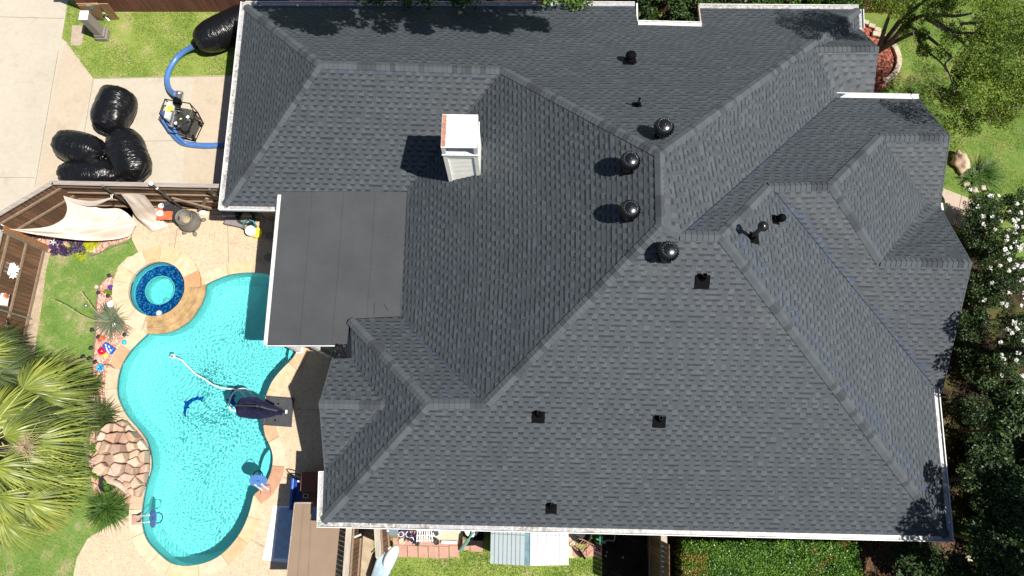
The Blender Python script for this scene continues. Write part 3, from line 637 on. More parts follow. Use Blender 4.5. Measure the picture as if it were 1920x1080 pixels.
for a, b, fa, fb in (('Cc', 'D', 0, 2), ('A', 'Cc', 0, 1), ('B', 'Cc', 1, 2), ('D', 'E', 0, 3), ('E', 'F', 3, 4), ('NE', 'E', 0, 4), ('Z', 'F', 3, 13), ('G', 'H', 7, 13), ('F', 'G', 4, 13), ('H', 'I', 7, 12), ('I', 'J', 7, 11), ('J', 'K', 7, 10), ('K', 'T', 7, 8), ('J', 'M', 10, 11), ('M', 'U', 9, 11), ('SE', 'H', 12, 13), ('Q', 'RG', 5, 6), ('Y', 'Z', 13, 14), ('Wd', 'Y', 14, 15), ('SW', 'Y', 13, 15), ('r5', 'g', 16, 17)):
    obj('ridge_cap', capline(VX[a], VX[b], fa, fb), [MAT['cap'], butt], roofo)
# blue chalk left along valleys and hips
def chalkmat():
    m, t, b = newmat('blue_chalk'); b.inputs['Base Color'].default_value = (.07, .15, .38, 1); b.inputs['Roughness'].default_value = .9
    tr = N(t, 'BsdfTransparent'); mx = N(t, 'MixShader'); f = ramp(t, noisetex(t, 5, 5, .75), [(.48, 0.), (.78, .30)]); t.links.new(f, mx.inputs[0])
    t.links.new(tr.outputs[0], mx.inputs[1]); t.links.new(b.outputs[0], mx.inputs[2]); t.links.new(mx.outputs[0], t.nodes['Material Output'].inputs[0]); return m
CH = chalkmat()
def strip(p, q, fi, w0, w1, trim=.0):
    n = NRM[fi]; t = (q - p).normalized(); p = p + t * trim; q = q - t * trim; s = t.cross(n); cen = sum((VX[k] for k in FAC[fi][1].split()), Vector()) / len(FAC[fi][1].split())
    if s.dot(cen - p) < 0: s = -s
    return MB().add([p + s * w0 + n * .017, q + s * w0 + n * .017, q + s * w1 + n * .017, p + s * w1 + n * .017], [(0, 1, 2, 3)])
for a, b, fi, w0, w1 in (('I', 'X', 12, .0, .10), ('I', 'X', 11, .0, .22), ('SE', 'H', 12, .22, .6), ('H', 'I', 7, .16, .22), ('G', 'R', 7, .0, .12), ('J', 'K', 7, .16, .2), ('V', 'Z', 14, .0, .12), ('Cc', 'D', 2, .16, .24), ('Y', 'Z', 13, .18, .4), ('J', 'M', 10, .2, .3)):
    obj('chalk_mark', strip(VX[a], VX[b], fi, w0, w1, .3), CH, roofo)
# valley seams
for a, b, f1 in (('D', 'W2c', 2), ('V', 'Z', 14), ('g', 'GNa', 17), ('g', 'GSb', 16), ('I', 'X', 11), ('G', 'R', 7)):
    s = strip(VX[a], VX[b], f1, .03, .045, .05); obj('valley_line', s, butt, roofo)
# low-slope roof over the patio
FP = [up(528, 358, 2.86), up(763, 360, 2.985), up(752, 593, 2.96), up(656, 598, 2.93), up(650, 645, 2.92), up(631, 648, 2.91), up(501, 648, 2.84)]
mb = MB(); n = len(FP); tri = tessellate_polygon([[Vector((p.x, p.y, 0)) for p in FP]])
for t in tri:
    P = [FP[i] + Vector((0, 0, .01)) for i in t]
    if (P[1] - P[0]).cross(P[2] - P[0]).z < 0: P = P[::-1]
    mb.add(P, [(0, 1, 2)], 0, [[(p.x, p.y) for p in P]])
mb.add([p + Vector((0, 0, .01)) for p in FP] + [p - Vector((0, 0, .18)) for p in FP], [(i, (i + 1) % n, n + (i + 1) % n, n + i) for i in range(n)], 0)
mb.m[-n:] = [1 if i in (5, 6) else 0 for i in range(n)]
fo = obj('low_slope_roof', mb, [MAT['flat'], MAT['white']], house)
mb = MB(); mb.prism([(p.x + .25, p.y + (.3 if i > 3 else 0)) for i, p in enumerate(FP)], 2.60, 2.66); obj('soffit', mb, MAT['siding'], fo)
mb = MB(); a, b = FP[0], FP[-1]; mb.beam(a + Vector((-.05, 0, -.02)), b + Vector((-.05, 0, -.02)), .11, .09); obj('gutter', mb, MAT['white_dirty'], fo)
mb = MB(); a, b = FP[-1], FP[-2]; mb.beam(a + Vector((0, -.012, -.02)), b + Vector((0, -.012, -.02)), .025, .1); obj('drip_edge', mb, MAT['white'], fo)
mb = MB(); c = up(638, 656, 2.85); mb.box(c, (.36, .42, .10)); mb.blob(c, (.19, .24, .12), 14, 8, jit=.35, seed=3); obj('roof_patch', mb, MAT['bag'], fo)
mb = MB(); c = FP[2]; 
for (a, b) in (((905, 0), (0, 0)),): pass
for q in ([(720, 569), (722, 574), (728, 583)], [(702, 588), (702, 570), (704, 568)], [(722, 445), (730, 444)]): mb = MB(); mb.tube(ups(q, 2.985), .006, 5); obj('scuff_mark', mb, MAT['grey'], fo)
# posts under the patio roof
for u, v in ((512, 400), (512, 520), (505, 640), (566, 648)):
    P = up(u, v, 2.7); mb = MB(); Q = Vector((P.x + .14, P.y + .12, 0)); mb.box((Q.x, Q.y, 1.33), (.14, .14, 2.6)); mb.box((Q.x, Q.y, .1), (.2, .2, .2)); obj('post', mb, MAT['white'], house)
# gutters: back board, floor, lip and guard
def gutter(a, b, outw, over=.0, mats=('white', 'guard')):
    a, b, o = Vector(a), Vector(b), Vector(outw); t = (b - a).normalized(); a = a - t * over; b = b + t * over; mb = MB(); d = Vector((0, 0, -.012))
    mb.beam(a + o * .145 + d, b + o * .145 + d, .022, .11, 0); mb.beam(a + o * .075 + Vector((0, 0, -.10)), b + o * .075 + Vector((0, 0, -.10)), .15, .012, 0)
    mb.beam(a + o * .072 + d, b + o * .072 + d, .118, .006, 1)
    L_ = (b - a).length; k_ = max(1, int(L_ / 1.35))
    for i in range(1, k_): e = a.lerp(b, i / k_ + random.uniform(-.01, .01)); mb.beam(e + o * .015 + Vector((0, 0, -.006)), e + o * .13 + Vector((0, 0, -.006)), .022, .012, 0)
    for e in (a, b): mb.beam(e + o * .0 + Vector((0, 0, -.05)), e + o * .15 + Vector((0, 0, -.05)), .012, .1, 0)
    return obj('gutter', mb, [MAT['white'], MAT[mats[1]]], house)
gutter(VX['A'] + Vector((-.0, 0, 0)), VX['N1'], (0, 1, 0)); gutter(VX['N4'], VX['NE'], (0, 1, 0)); gutter(VX['NE'], VX['NF'], (1, 0, 0))
gutter(VX['A'], VX['B'], (-1, 0, 0), .14); gutter(VX['B'], VX['S1b'], (0, -1, 0)); gutter(VX['SW'], VX['SE'], (0, -1, 0), .15); gutter(VX['SW'], VX['GSb'], (-1, 0, 0)); gutter(VX['X'], VX['SE'], (1, 0, 0))
g2 = gutter(VX['R'], VX['N2e'], (0, 1, 0), 0, ('white', 'white')); gutter(VX['N2'], VX['N3'], (0, 1, 0), 0, ('white', 'white_dirty'))
mb = MB(); P = VX['R']; mb.box((P.x - .03, P.y + .07, P.z - .06), (.09, .11, .14)); obj('downspout', mb, MAT['black_metal'], house)
mb = MB(); mb.beam(VX['N1'] + Vector((.08, .12, -.02)), VX['N2'] + Vector((.03, .0, -.35)), .05, .05); obj('trim_board', mb, MAT['white'], house)
mb = MB(); mb.beam(VX['N4'] + Vector((-.02, .06, -.03)), VX['N3'] + Vector((-.02, .02, -.06)), .04, .14); obj('trim_board', mb, simple('pinkish_trim', (.5, .36, .30), .7), house)
# walls and soffit
foot = [VX[k] for k in 'A N1 NE NF'.split()]
def inset(P, d):
    P = [Vector((p.x, p.y, 0)) for p in P]; ar = sum(P[i].x * P[(i + 1) % len(P)].y - P[(i + 1) % len(P)].x * P[i].y for i in range(len(P))); s = 1 if ar > 0 else -1; out = []
    for i in range(len(P)):
        a, b, c = P[i - 1], P[i], P[(i + 1) % len(P)]; t1 = (b - a).normalized(); t2 = (c - b).normalized(); n1 = Vector((-t1.y, t1.x, 0)) * s; n2 = Vector((-t2.y, t2.x, 0)) * s
        m = (n1 + n2); m.normalize(); out.append(b + m * (d / max(.4, m.dot(n1))))
    return out
OUT = [VX[k] for k in 'A N1 N2 N3 N4 NE NF SGe N2e S3e S2e X SE SW GSb GNr Wd V W2c S1b B'.split()]
# the gable walls stand at the rake ends; keep the outline square below them
mb = MB(); IN = inset(OUT, .45); mb.prism(IN, 0, 2.5); obj('wall', mb, MAT['brick'], house)
mb = MB(); mb.prism(inset(OUT, .03), 2.50, 2.56); obj('soffit', mb, MAT['siding'], house)
for tri_, dx in ((('GNr', 'r5', 'GSb'), .06), (('NF', 'RG', 'SGe'), -.06), (('N2e', 'T', 'S3e'), -.06), (('S3e', 'U', 'S2e'), -.06)):
    P = [VX[k] + Vector((dx, 0, -.03)) for k in tri_]; lo = [Vector((P[0].x, P[0].y, 2.52)), Vector((P[2].x, P[2].y, 2.52))]
    mb = MB(); mb.add([lo[0], lo[1], P[2], P[1], P[0]], [(0, 1, 2, 3, 4)]); obj('gable_wall', mb, MAT['brick'], house)
    mb = MB(); mb.beam(P[0] + Vector((-dx * .6, 0, -.04)), P[1] + Vector((-dx * .6, 0, -.04)), .03, .14); mb.beam(P[1] + Vector((-dx * .6, 0, -.04)), P[2] + Vector((-dx * .6, 0, -.04)), .03, .14); obj('rake_board', mb, MAT['cap'], house)
# chimney chase
ZT = 6.15
c00, c10, c11, c01 = up(828, 277, ZT), up(895, 278, ZT), up(896, 215, ZT), up(828, 215, ZT)
cx0, cx1, cy0, cy1 = (c00.x + c01.x) / 2, (c10.x + c11.x) / 2, (c00.y + c10.y) / 2, (c01.y + c11.y) / 2
ins = .03; mb = MB(); mb.box(((cx0 + cx1) / 2, (cy0 + cy1) / 2 + .02, (3.0 + 5.68) / 2), (cx1 - cx0 - 2 * ins, cy1 - cy0 - 2 * ins, 5.68 - 3.0))
ch = obj('chimney', mb, MAT['siding'], house)
mb = MB(); k = 26
for i in range(k):
    z = 3.15 + i * .092
    if z > 5.45: break
    y = cy0 + ins + .02 - .004; mb.add([(cx0 + .12, y - .020, z), (cx1 - .12, y - .020, z), (cx1 - .12, y - .002, z + .088), (cx0 + .12, y - .002, z + .088), (cx0 + .12, y, z), (cx1 - .12, y, z)], [(0, 1, 2, 3), (4, 5, 1, 0)])
obj('siding', mb, MAT['siding'], ch)
mb = MB()
for x in (cx0 + .06, cx1 - .06): mb.box((x, cy0 + .025, (3.05 + 5.6) / 2), (.115, .05, 2.55))
mb.box(((cx0 + cx1) / 2, cy0 + .028, 5.62), (cx1 - cx0 - .0, .06, .13)); 
for x in (cx0 + .025, cx1 - .025): mb.box((x, (cy0 + cy1) / 2, 4.4), (.05, cy1 - cy0 - .05, 2.6))
obj('corner_trim', mb, MAT['siding'], ch)
mb = MB(); T_ = .025
mb.box(((cx0 + cx1) / 2, (cy0 + cy1) / 2, ZT), (cx1 - cx0, cy1 - cy0, T_), 0)
for x in (cx0 + .05, cx1 - .05):
    for y in (cy0 + .05, cy1 - .05): mb.box((x, y, 5.92), (.1, .1, .46))
mb.box(((cx0 + cx1) / 2, (cy0 + cy1) / 2, 5.70), (cx1 - cx0 + .04, cy1 - cy0 + .04, .05)); mb.box((cx1 - .01, (cy0 + cy1) / 2, 5.92), (.02, cy1 - cy0 - .1, .44))
cap = obj('chimney_cap', mb, MAT['white'], ch)
mb = MB(); P = []; rr = random.Random(3)
for i in range(25): P.append((cx0 + .115 + rr.uniform(-.012, .02), cy0 + .02 + (cy1 - cy0 - .04) * i / 24))
pts = [(cx0 + .008, cy0 + .02)] + P + [(cx0 + .008, cy1 - .02)]
mb.prism([Vector((a, b, 0)) for a, b in pts], ZT + T_ / 2 - .002, ZT + T_ / 2 + .003); obj('rust_patch', mb, MAT['rust'], ch)
mb = MB(); mb.lathe(((cx0 + cx1) / 2 + .18, (cy0 + cy1) / 2 - .1, 5.72), [(.09, 0), (.09, .33), (.12, .34), (.12, .38), (.01, .40)], 20); obj('flue', mb, MAT['chrome'], ch)
mb = MB(); P = up(841, 357, 3.35); mb.box((P.x, P.y, 3.35), (.05, .12, .14)); obj('flashing', mb, MAT['blue_flash'], ch)
P = up(900, 349, 3.75); mb = MB(); mb.box((P.x, P.y, 3.72), (.07, .14, .16)); obj('flashing', mb, MAT['white'], ch)
P = up(920, 330, 0); 
# roof penetrations
def onroof(u, v, fi):
    names = FAC[fi][1].split(); p0 = VX[names[0]]; n = NRM[fi]; q = Vector(RW.T @ np.array([(u - 960) / F, (540 - v) / F, -1.])); o = Vector((0, 0, H)); t = (p0 - o).dot(n) / q.dot(n); return o + q * t
def pad(p, fi, w, h, lift=.016, down=.0):
    n = NRM[fi]; dn = Vector((n.x, n.y, 0)).normalized(); dn = (dn - n * dn.dot(n)).normalized(); s = n.cross(dn).normalized(); p = p + dn * down
    mb = MB(); top = [p + s * a * w / 2 + dn * b * h / 2 + n * lift for a, b in ((-1, -1), (1, -1), (1, 1), (-1, 1))]; bot = [q - n * .02 for q in top]
    mb.add(bot + top, [(4, 5, 6, 7), (0, 1, 5, 4), (1, 2, 6, 5), (2, 3, 7, 6), (3, 0, 4, 7)]); return mb
def turbine(u, v, fi):
    # u,v: base on the roof
    p = onroof(u, v, fi)
    hb = .30; mb = MB(); mb.lathe(p, [(.16, -.2), (.15, hb)], 24); m2 = pad(p, fi, .34, .34, .012); mb.add(m2.v, m2.f); t = obj('turbine_vent', mb, MAT['black_metal'], house)
    c = p + Vector((0, 0, hb)); mb = MB(); nf = 22
    for i in range(nf):
        a0 = 2 * math.pi * i / nf
        pr = []
        for k in range(7):
            ph = math.pi * k / 6; r = .155 + .10 * math.sin(ph) ** .8; z = .02 + .26 * k / 6; pr.append((r, z))
        vs = []
        for (r, z), (da, dr) in [(q, w) for q in pr for w in ((0, .012), (.34, -.018))]:
            vs.append((c.x + (r + dr) * math.cos(a0 + da), c.y + (r + dr) * math.sin(a0 + da), c.z + z))
        mb.add(vs, [(2 * k, 2 * k + 1, 2 * k + 3, 2 * k + 2) for k in range(6)])
    obj('turbine_head', mb, MAT['black_metal'], t, smooth=False)
    mb = MB(); mb.lathe(c, [(.205, .262), (.19, .29), (.12, .325), (.05, .34), (.001, .343)], 28, cap=False)
    for i in range(24):
        a = 2 * math.pi * i / 24; mb.blob(c + Vector((.165 * math.cos(a), .165 * math.sin(a), .305)), (.011, .011, .011), 6, 4, 1)
    mb.tube([c + Vector((-.02, -.02, .34)), c + Vector((0, 0, .37))], .015, 6)
    obj('turbine_cap', mb, [MAT['glossy_cap'], MAT['chrome']], t, smooth=True)
for u, v, fi in ((1238, 254, 0), (1176, 316, 3), (1176, 405, 3), (1246, 481, 13)): turbine(u, v, fi)
def pipe(u, v, fi, r, h, col, cap_=False, base=.32, down=.1):
    p = onroof(u, v, fi)
    m2 = pad(p, fi, base, base, down=down); mb = MB(); mb.add(m2.v, m2.f); mb.lathe(p + Vector((0, 0, -.05)), [(r + .05, 0), (r + .02, .16)], 18, cap=False); t = obj('plumbing_vent', mb, MAT['black_matte'], house)
    mb = MB(); mb.lathe(p, [(r, -.1), (r, h), (r * .78, h), (r * .78, h - .12), (.001, h - .12)], 20, cap=False); obj('pipe', mb, MAT[col], t, smooth=False)
    if cap_: mb = MB(); mb.lathe(p + Vector((0, 0, h)), [(.10, -.02), (.13, .0), (.13, .04), (.08, .10), (.001, .12)], 24, cap=False); obj('pipe_cap', mb, MAT['glossy_cap'], t, smooth=True)
pipe(1318, 520, 13, .055, .22, 'black_metal', base=.36, down=.12); pipe(1010, 776, 13, .055, .2, 'black_metal', base=.33, down=.1); pipe(1237, 785, 13, .055, .2, 'black_metal', base=.33, down=.1); pipe(1034, 948, 13, .05, .2, 'black_metal', base=.30, down=.1)
pipe(1409, 445, 12, .055, .85, 'black_metal', True, .3, .1)
pipe(1195, 198, 0, .03, .4, 'black_metal', False, .22, .05)
# box vents
def boxvent(u, v, fi, w=.26):
    p = onroof(u, v, fi); n = NRM[fi]
    m2 = pad(p, fi, w * 1.3, w * 1.3); t = obj('box_vent', m2, MAT['black_matte'], house)
    mb = MB(); mb.lathe(p, [(w * .42, 0), (w * .42, .12)], 12); mb.lathe(p + n * .12, [(w * .56, 0), (w * .62, .03), (w * .60, .10), (w * .45, .15), (.001, .16)], 10, cap=False, ax=n); obj('hood', mb, MAT['black_matte'], t)
boxvent(1182, 114, 0)
boxvent(1455, 412, 12, .18)
# ------------------------------------------------------------ fences
def plankfence(name, label, a, b, h, side, mat='fence', capm='fence_cap', rails=(.25, 1.0, 1.75), bw=.14, posts=2.4, capw=.14, group=None, postmat='fence_rail', boardmat=None):
    a, b = Vector(a), Vector(b); a.z = b.z = 0; t = (b - a); L = t.length; t.normalize(); n = Vector((-t.y, t.x, 0)) * side; T = thing(name, label, 'fence', a, group)
    rz = math.atan2(t.y, t.x); k = max(1, int(L / bw)); w = L / k; mb = MB()
    for i in range(k):
        p = a + t * (w * (i + .5)); mb.box((p.x, p.y, h / 2), (w - .012, .018, h - random.uniform(0, .02)), 0, rz)
    obj('boards', mb, MAT[mat], T)
    mb = MB(); mb.beam(a + Vector((0, 0, h)) + n * .03, b + Vector((0, 0, h)) + n * .03, capw, .035); obj('cap_rail', mb, MAT[capm], T)
    for z in rails: mb = MB(); mb.beam(a + n * .04 + Vector((0, 0, z)), b + n * .04 + Vector((0, 0, z)), .045, .09); obj('rail', mb, MAT['fence_rail'], T)
    if posts:
        q = max(1, int(round(L / posts)))
        for i in range(q + 1):
            p = a + t * (L * i / q) + n * .09; mb = MB(); mb.tube([(p.x, p.y, 0), (p.x, p.y, h - .05)], .032, 10); obj('post', mb, MAT['galv'], T)
    return T
HF = 2.2
fa, fb, fc_ = up(446, 348, HF), up(98, 341, HF), up(-26, 414, HF)
fz = lambda p: Vector((p.x, p.y, 0))
plankfence('plank_fence', 'brown plank fence with grey cap between the driveway and the pool deck', fz(fb), fz(fa), HF, -1, posts=0, rails=(.12, .75, 1.35, 1.9))
plankfence('plank_fence', 'short diagonal brown plank fence behind the torn shade sail', fz(fc_), fz(fb), HF, -1, posts=0, rails=(.2, 1.05, 1.75))
w0 = up(84, 472, 0); w1 = up(22, 742, 0); w1b = w0 + (w1 - w0) * 2.4
wf = plankfence('plank_fence', 'brown plank fence with wall ornaments along the west lawn', w0, w1b, HF, 1, rails=(.12, 1.0, 1.85), posts=2.3)
nf0 = up(160, 22, 0); nf1 = up(1700, 24, 0)
plankfence('board_fence', 'tall red-brown board fence behind the front grass strip', nf0, nf1, 2.3, -1, mat='redfence', rails=(), posts=0, bw=.10, capm='redfence')
P0, P1 = w0.copy(), up(-5, 430, HF); mb = MB(); mb.box((w0.x + .10, w0.y + .12, HF / 2), (.03, .20, HF)); mb.box((w0.x + .06, w0.y + .02, HF / 2), (.08, .02, HF)); reg(obj('corner_post', mb, MAT['orange_wood']), 'orange-brown corner board where the two brown fences meet', 'fence post')
# diagonal brace and gate cross pieces on the north fence
mb = MB(); A = up(330, 372, 1.5); B = up(395, 397, .15); A.y -= .0; mb.beam(up(322, 371, 1.6), up(400, 392, .5), .05, .08); mb.beam(up(388, 372, 1.4), up(372, 396, .1), .05, .10); reg(obj('fence_brace', mb, MAT['fence_rail']), 'crossed wooden braces leaning on the plank fence by the fire bowl', 'brace')
# metal poles standing at the fence
def pole(top, base, h, label, ball=False, r=.03):
    T = thing('light_pole', label, 'pole', up(base[0], base[1], 0), 'metal poles along the plank fence'); b = up(base[0], base[1], 0)
    t = up(top[0], top[1], h); mb = MB(); mb.tube([b, t], r, 10); obj('shaft', mb, MAT['darkpipe'], T)
    if ball:
        mb = MB(); mb.blob(t, (.075, .075, .075), 12, 8); obj('globe', mb, MAT['shirtwhite'], T, smooth=True); m2 = MB(); q = b.lerp(t, .86); m2.blob(q, (.05, .05, .05), 10, 6); obj('bracket', m2, MAT['shirtwhite'], T)
    else: mb = MB(); mb.blob(t, (.04, .04, .04), 10, 6); obj('cap', mb, MAT['chrome'], T)
pole((192, 348), (258, 396), 2.3, 'slim metal pole tied to a corner of the shade sail')
pole((283, 344), (356, 402), 2.5, 'metal pole with white globe rising behind the fire bowl', True)
pole((393, 355), (455, 402), 2.3, 'metal pole half hidden by the corner of the house eave')
# fence ornaments
def flower(u, v, z, r, label):
    T = thing('metal_flower', label, 'wall ornament', up(u, v, z), 'white metal flowers on the west fence'); c = up(u, v, z); mb = MB()
    c = c + Vector((.10, 0, 0)); e1, e2, nn = Vector((0, 1, 0)), Vector((-.7, 0, .714)), Vector((.714, 0, .7))
    for i in range(9):
        a = 2 * math.pi * i / 9; d = e1 * math.cos(a) + e2 * math.sin(a); q = -e1 * math.sin(a) + e2 * math.cos(a)
        P = [c, c + d * r * .6 + q * r * .24, c + d * r + nn * .02, c + d * r * .6 - q * r * .24]; mb.add(P + [p - nn * .006 for p in P], [(0, 3, 2, 1), (4, 5, 6, 7)])
    obj('petals', mb, MAT['shirtwhite'], T); mb = MB(); mb.blob(c + nn * .02, (.03, .03, .03), 8, 6); obj('centre', mb, MAT['cyan'], T)
flower(8, 502, 1.5, .26, 'largest white metal flower on the west fence'); flower(21, 504, 1.3, .16, 'small pale-blue metal flower beside the big one on the west fence'); flower(17, 514, 1.3, .16, 'lowest small metal flower on the west fence')
def butterfly(u, v, z, label):
    c = up(u, v, z); T = thing('metal_butterfly', label, 'wall ornament', c, 'dark metal butterflies on the west fence'); mb = MB()
    for s, k, a in ((1, 1, .6), (-1, 1, .6), (1, .75, -.6), (-1, .75, -.6)):
        d = Vector((.45 * s, .7 * s, a)).normalized() * .2 * k; p = Vector((.1, -.1, .22)) * k
        for off in (0, .01): mb.add([c + Vector((off, 0, 0)), c + d * .6 + p * .5 + Vector((off, 0, 0)), c + d + Vector((off, 0, 0)), c + d * .7 - p * .4 + Vector((off, 0, 0))], [(0, 1, 2, 3) if off else (3, 2, 1, 0)])
    obj('wings', mb, MAT['clay'], T); mb = MB(); mb.tube([c - Vector((.0, .1, .08)), c + Vector((.03, .1, .1))], .015, 6); obj('body', mb, MAT['black_matte'], T)
butterfly(39, 480, .9, 'metal butterfly highest up on the west fence'); butterfly(27, 536, 1.0, 'metal butterfly in the middle of the west fence'); butterfly(14, 603, 1.2, 'metal butterfly lowest on the west fence, near the palm')
c = up(8, 562, 1.5); mb = MB(); mb.box(c, (.14, .38, .2)); mb.blob(c + Vector((.05, .12, .02)), (.05, .1, .12), 8, 6, 1); reg(obj('wall_plaque', mb, [MAT['shirtwhite'], MAT['orange']]), 'white plaque with an orange figure on the west fence', 'plaque')

# ------------------------------------------------------------ driveway: bags, blower, hoses, pedestal, cartons
def bag(c, half, yaw, label, seed, pinch=.0, tilt=0., name='plastic_bag', group='filled black plastic bags on the driveway', amp=.1, n=72, k=44):
    mb = MB(); rot = Matrix.Rotation(R_(yaw), 3, 'Z') @ Matrix.Rotation(R_(tilt), 3, 'Y'); vs = []; rest = []
    for i in range(k + 1):
        x = -1 + 2 * i / k; e = max(0, 1 - abs(x) ** 3.4) ** .42
        if pinch and x > .8: e *= 1 - (x - .8) * 2.2 * pinch
        for j in range(n):
            th = 2 * math.pi * j / n; y, z = math.cos(th) * e, math.sin(th) * e
            p = Vector((x, y, z)); w = noise.noise(Vector((x * 1.2, y * 1.3, z * 1.3)) + Vector((seed * 5.1, 0, 0))) * amp
            r1 = 1 - abs(noise.noise(Vector((x * 5 + noise.noise(p * 1.3 + Vector((seed, 0, 0))) * 2., y * 1.1, z * 1.1 + seed * 3)))) * 2.4; r2 = 1 - abs(noise.noise(Vector((x * 2, y * 3, z * 3 + seed * 2)))) * 2.4
            endk = abs(x) ** 4; w += (r1 * .026 + r2 * .016) * (1 if amp > .05 else .3) + endk * .035 * math.sin(th * 9 + noise.noise(p * 2) * 3)
            q = Vector((x * half[0] * (1 + w * .5), y * half[1] * (1 + w), z * half[2] * (1 + w)))
            if q.z < -half[2] * .72: q.z = -half[2] * .72
            rest.append((q.x, q.y, q.z)); q.rotate(rot); vs.append(Vector(c) + q)
    mb.add(vs, [(i * n + j, (i + 1) * n + j, (i + 1) * n + (j + 1) % n, i * n + (j + 1) % n) for i in range(k) for j in range(n)])
    mb.f = [f[::-1] for f in mb.f]
    o = obj(name, mb, MAT['bag'], smooth=True); at = o.data.attributes.new('rest', 'FLOAT_VECTOR', 'POINT'); at.data.foreach_set('vector', [k_ + seed * 3. for r_ in rest for k_ in r_]); return reg(o, label, 'bag', group)
bag(up(213, 206, .62), (.88, .66, .58), 80, 'large upright black plastic bag nearest the grass', 1, .6)
bag(up(150, 278, .48), (.90, .58, .55), -16, 'black plastic bag lying furthest left on the driveway', 2, .8)
bag(up(241, 292, .58), (.98, .64, .58), -64, 'wrinkled black plastic bag on the right, against the plank fence', 3, .5)
bag(up(168, 327, .38), (1.05, .52, .50), 4, 'black plastic bag mostly hidden behind the plank fence cap', 4, .5)
bag(up(432, 52, .62), (1.35, .60, .60), 30, 'inflated black plastic sack on the grass joined to the blue hose', 5, 0, name='inflated_sack', group=None, amp=.04)
def hose(pts, r, label, z=.1):
    P = smooth_loop(ups(pts, z), 8, False); mb = MB(); k = len(P); rr = [r * (1 + .05 * (i % 2)) for i in range(k)]; mb.tube(P, rr, 14); return mb
T = thing('suction_hose', 'blue hose running from the blower up to the inflated sack', 'hose', up(330, 150, 0)); obj('tube', hose([(330, 178, .45), (318, 168, .25), (313, 150, .12), (318, 130, .1), (332, 108, .12), (350, 94, .25), (366, 86, .45)], .095, ''), MAT['hose'], T, smooth=True)
mb = MB(); P = up(366, 86, .45); mb.lathe(P, [(.11, -.05), (.11, .05)], 14, ax=(up(372, 82, .5) - up(360, 90, .42))); obj('clamp', mb, MAT['black_matte'], T)
T = thing('suction_hose', 'blue hose running from the blower under the house eave', 'hose', up(360, 270, 0)); obj('tube', hose([(318, 212, .45), (308, 214, .3), (308, 228, .12), (322, 248, .1), (340, 266, .1), (365, 272, .1), (400, 273, .1), (440, 268, .1), (480, 262, .1)], .10, ''), MAT['hose'], T, smooth=True)
obj('tube', hose([(326, 240, .28), (332, 254, .26), (345, 266, .24), (350, 268, .2)], .06, ''), MAT['hose'], T, smooth=True)
# petrol blower on a tube frame
bc = up(352, 232, 0); bl = thing('petrol_blower', 'petrol-engined insulation blower in a black tube frame', 'machine', bc); yaw = R_(-12)
def loc(x, y, z): v = Vector((x, y, z)); v.rotate(Matrix.Rotation(R_(-12), 3, 'Z')); return bc + v
mb = MB()
for z in (.12, .78):
    q = [(-.62, .42), (.28, .46), (.62, .1), (.56, -.62), (-.1, -.60), (-.62, -.15)]; q = [loc(x, y, z) for x, y in q]; mb.tube(q + [q[0]], .02, 8)
for x, y in ((-.62, .42), (.28, .46), (.62, .1), (.56, -.62), (-.1, -.60), (-.62, -.15)): mb.tube([loc(x, y, .1), loc(x, y, .8)], .02, 8)
obj('frame', mb, MAT['black_metal'], bl)
mb = MB(); mb.prism([loc(x, y, 0) for x, y in ((-.55, .35), (.25, .4), (.55, .05), (.5, -.55), (-.1, -.52), (-.55, -.12))], .12, .15); obj('deck_plate', mb, MAT['engine'], bl)
for x, y in ((-.4, .3), (.5, .05), (.45, -.5), (-.25, -.35)):
    mb = MB(); mb.lathe(loc(x, y, .1), [(.1, -.03), (.1, .03)], 16, ax=(1, .2, 0)); obj('wheel', mb, MAT['black_matte'], bl)
mb = MB(); mb.box(loc(.2, .18, .45), (.34, .30, .34), 0, yaw, .9); mb.box(loc(.02, -.1, .4), (.3, .34, .4), 0, yaw); obj('engine_block', mb, MAT['engine'], bl, bevel=.02)
for x, y, z, r in ((.12, -.15, .62, .19), (.30, -.36, .56, .15), (.0, .05, .6, .1)):
    mb = MB(); mb.lathe(loc(x, y, z), [(r, -.12), (r, 0), (r * .9, .03), (r * .5, .035), (r * .45, .06), (.001, .06)], 24, cap=False); obj('fan_cover', mb, MAT['darkgrey'], bl)
mb = MB(); mb.lathe(loc(-.22, -.16, .58), [(.075, -.28), (.085, -.26), (.085, .26), (.075, .28)], 20, ax=(.1, 1, 0)); obj('muffler', mb, MAT['chrome'], bl, smooth=False)
mb = MB(); mb.box(loc(-.48, .1, .50), (.14, .62, .34), 0, yaw + .15); obj('side_panel', mb, MAT['shirtwhite'], bl, bevel=.03)
mb = MB(); mb.box(loc(-.44, .14, .68), (.10, .26, .03), 0, yaw + .15); mb.box(loc(-.34, .18, .66), (.07, .16, .04), 0, yaw + .15); obj('warning_sticker', mb, MAT['yellow'], bl)
mb = MB(); mb.blob(loc(.12, -.14, .70), (.05, .03, .02), 8, 6, rot=Matrix.Rotation(.5, 3, 'Z')); obj('pull_handle', mb, MAT['yellow'], bl)
mb = MB(); mb.lathe(up(336, 180, .55), [(.14, -.16), (.14, .1), (.15, .12), (.13, .16), (.001, .17)], 20, cap=False, ax=(.3, .8, .6)); obj('outlet', mb, MAT['chrome'], bl); mb = MB(); mb.lathe(up(333, 190, .5), [(.15, -.1), (.13, .12)], 18, ax=(.2, 1, .2)); obj('collar', mb, MAT['black_matte'], bl)
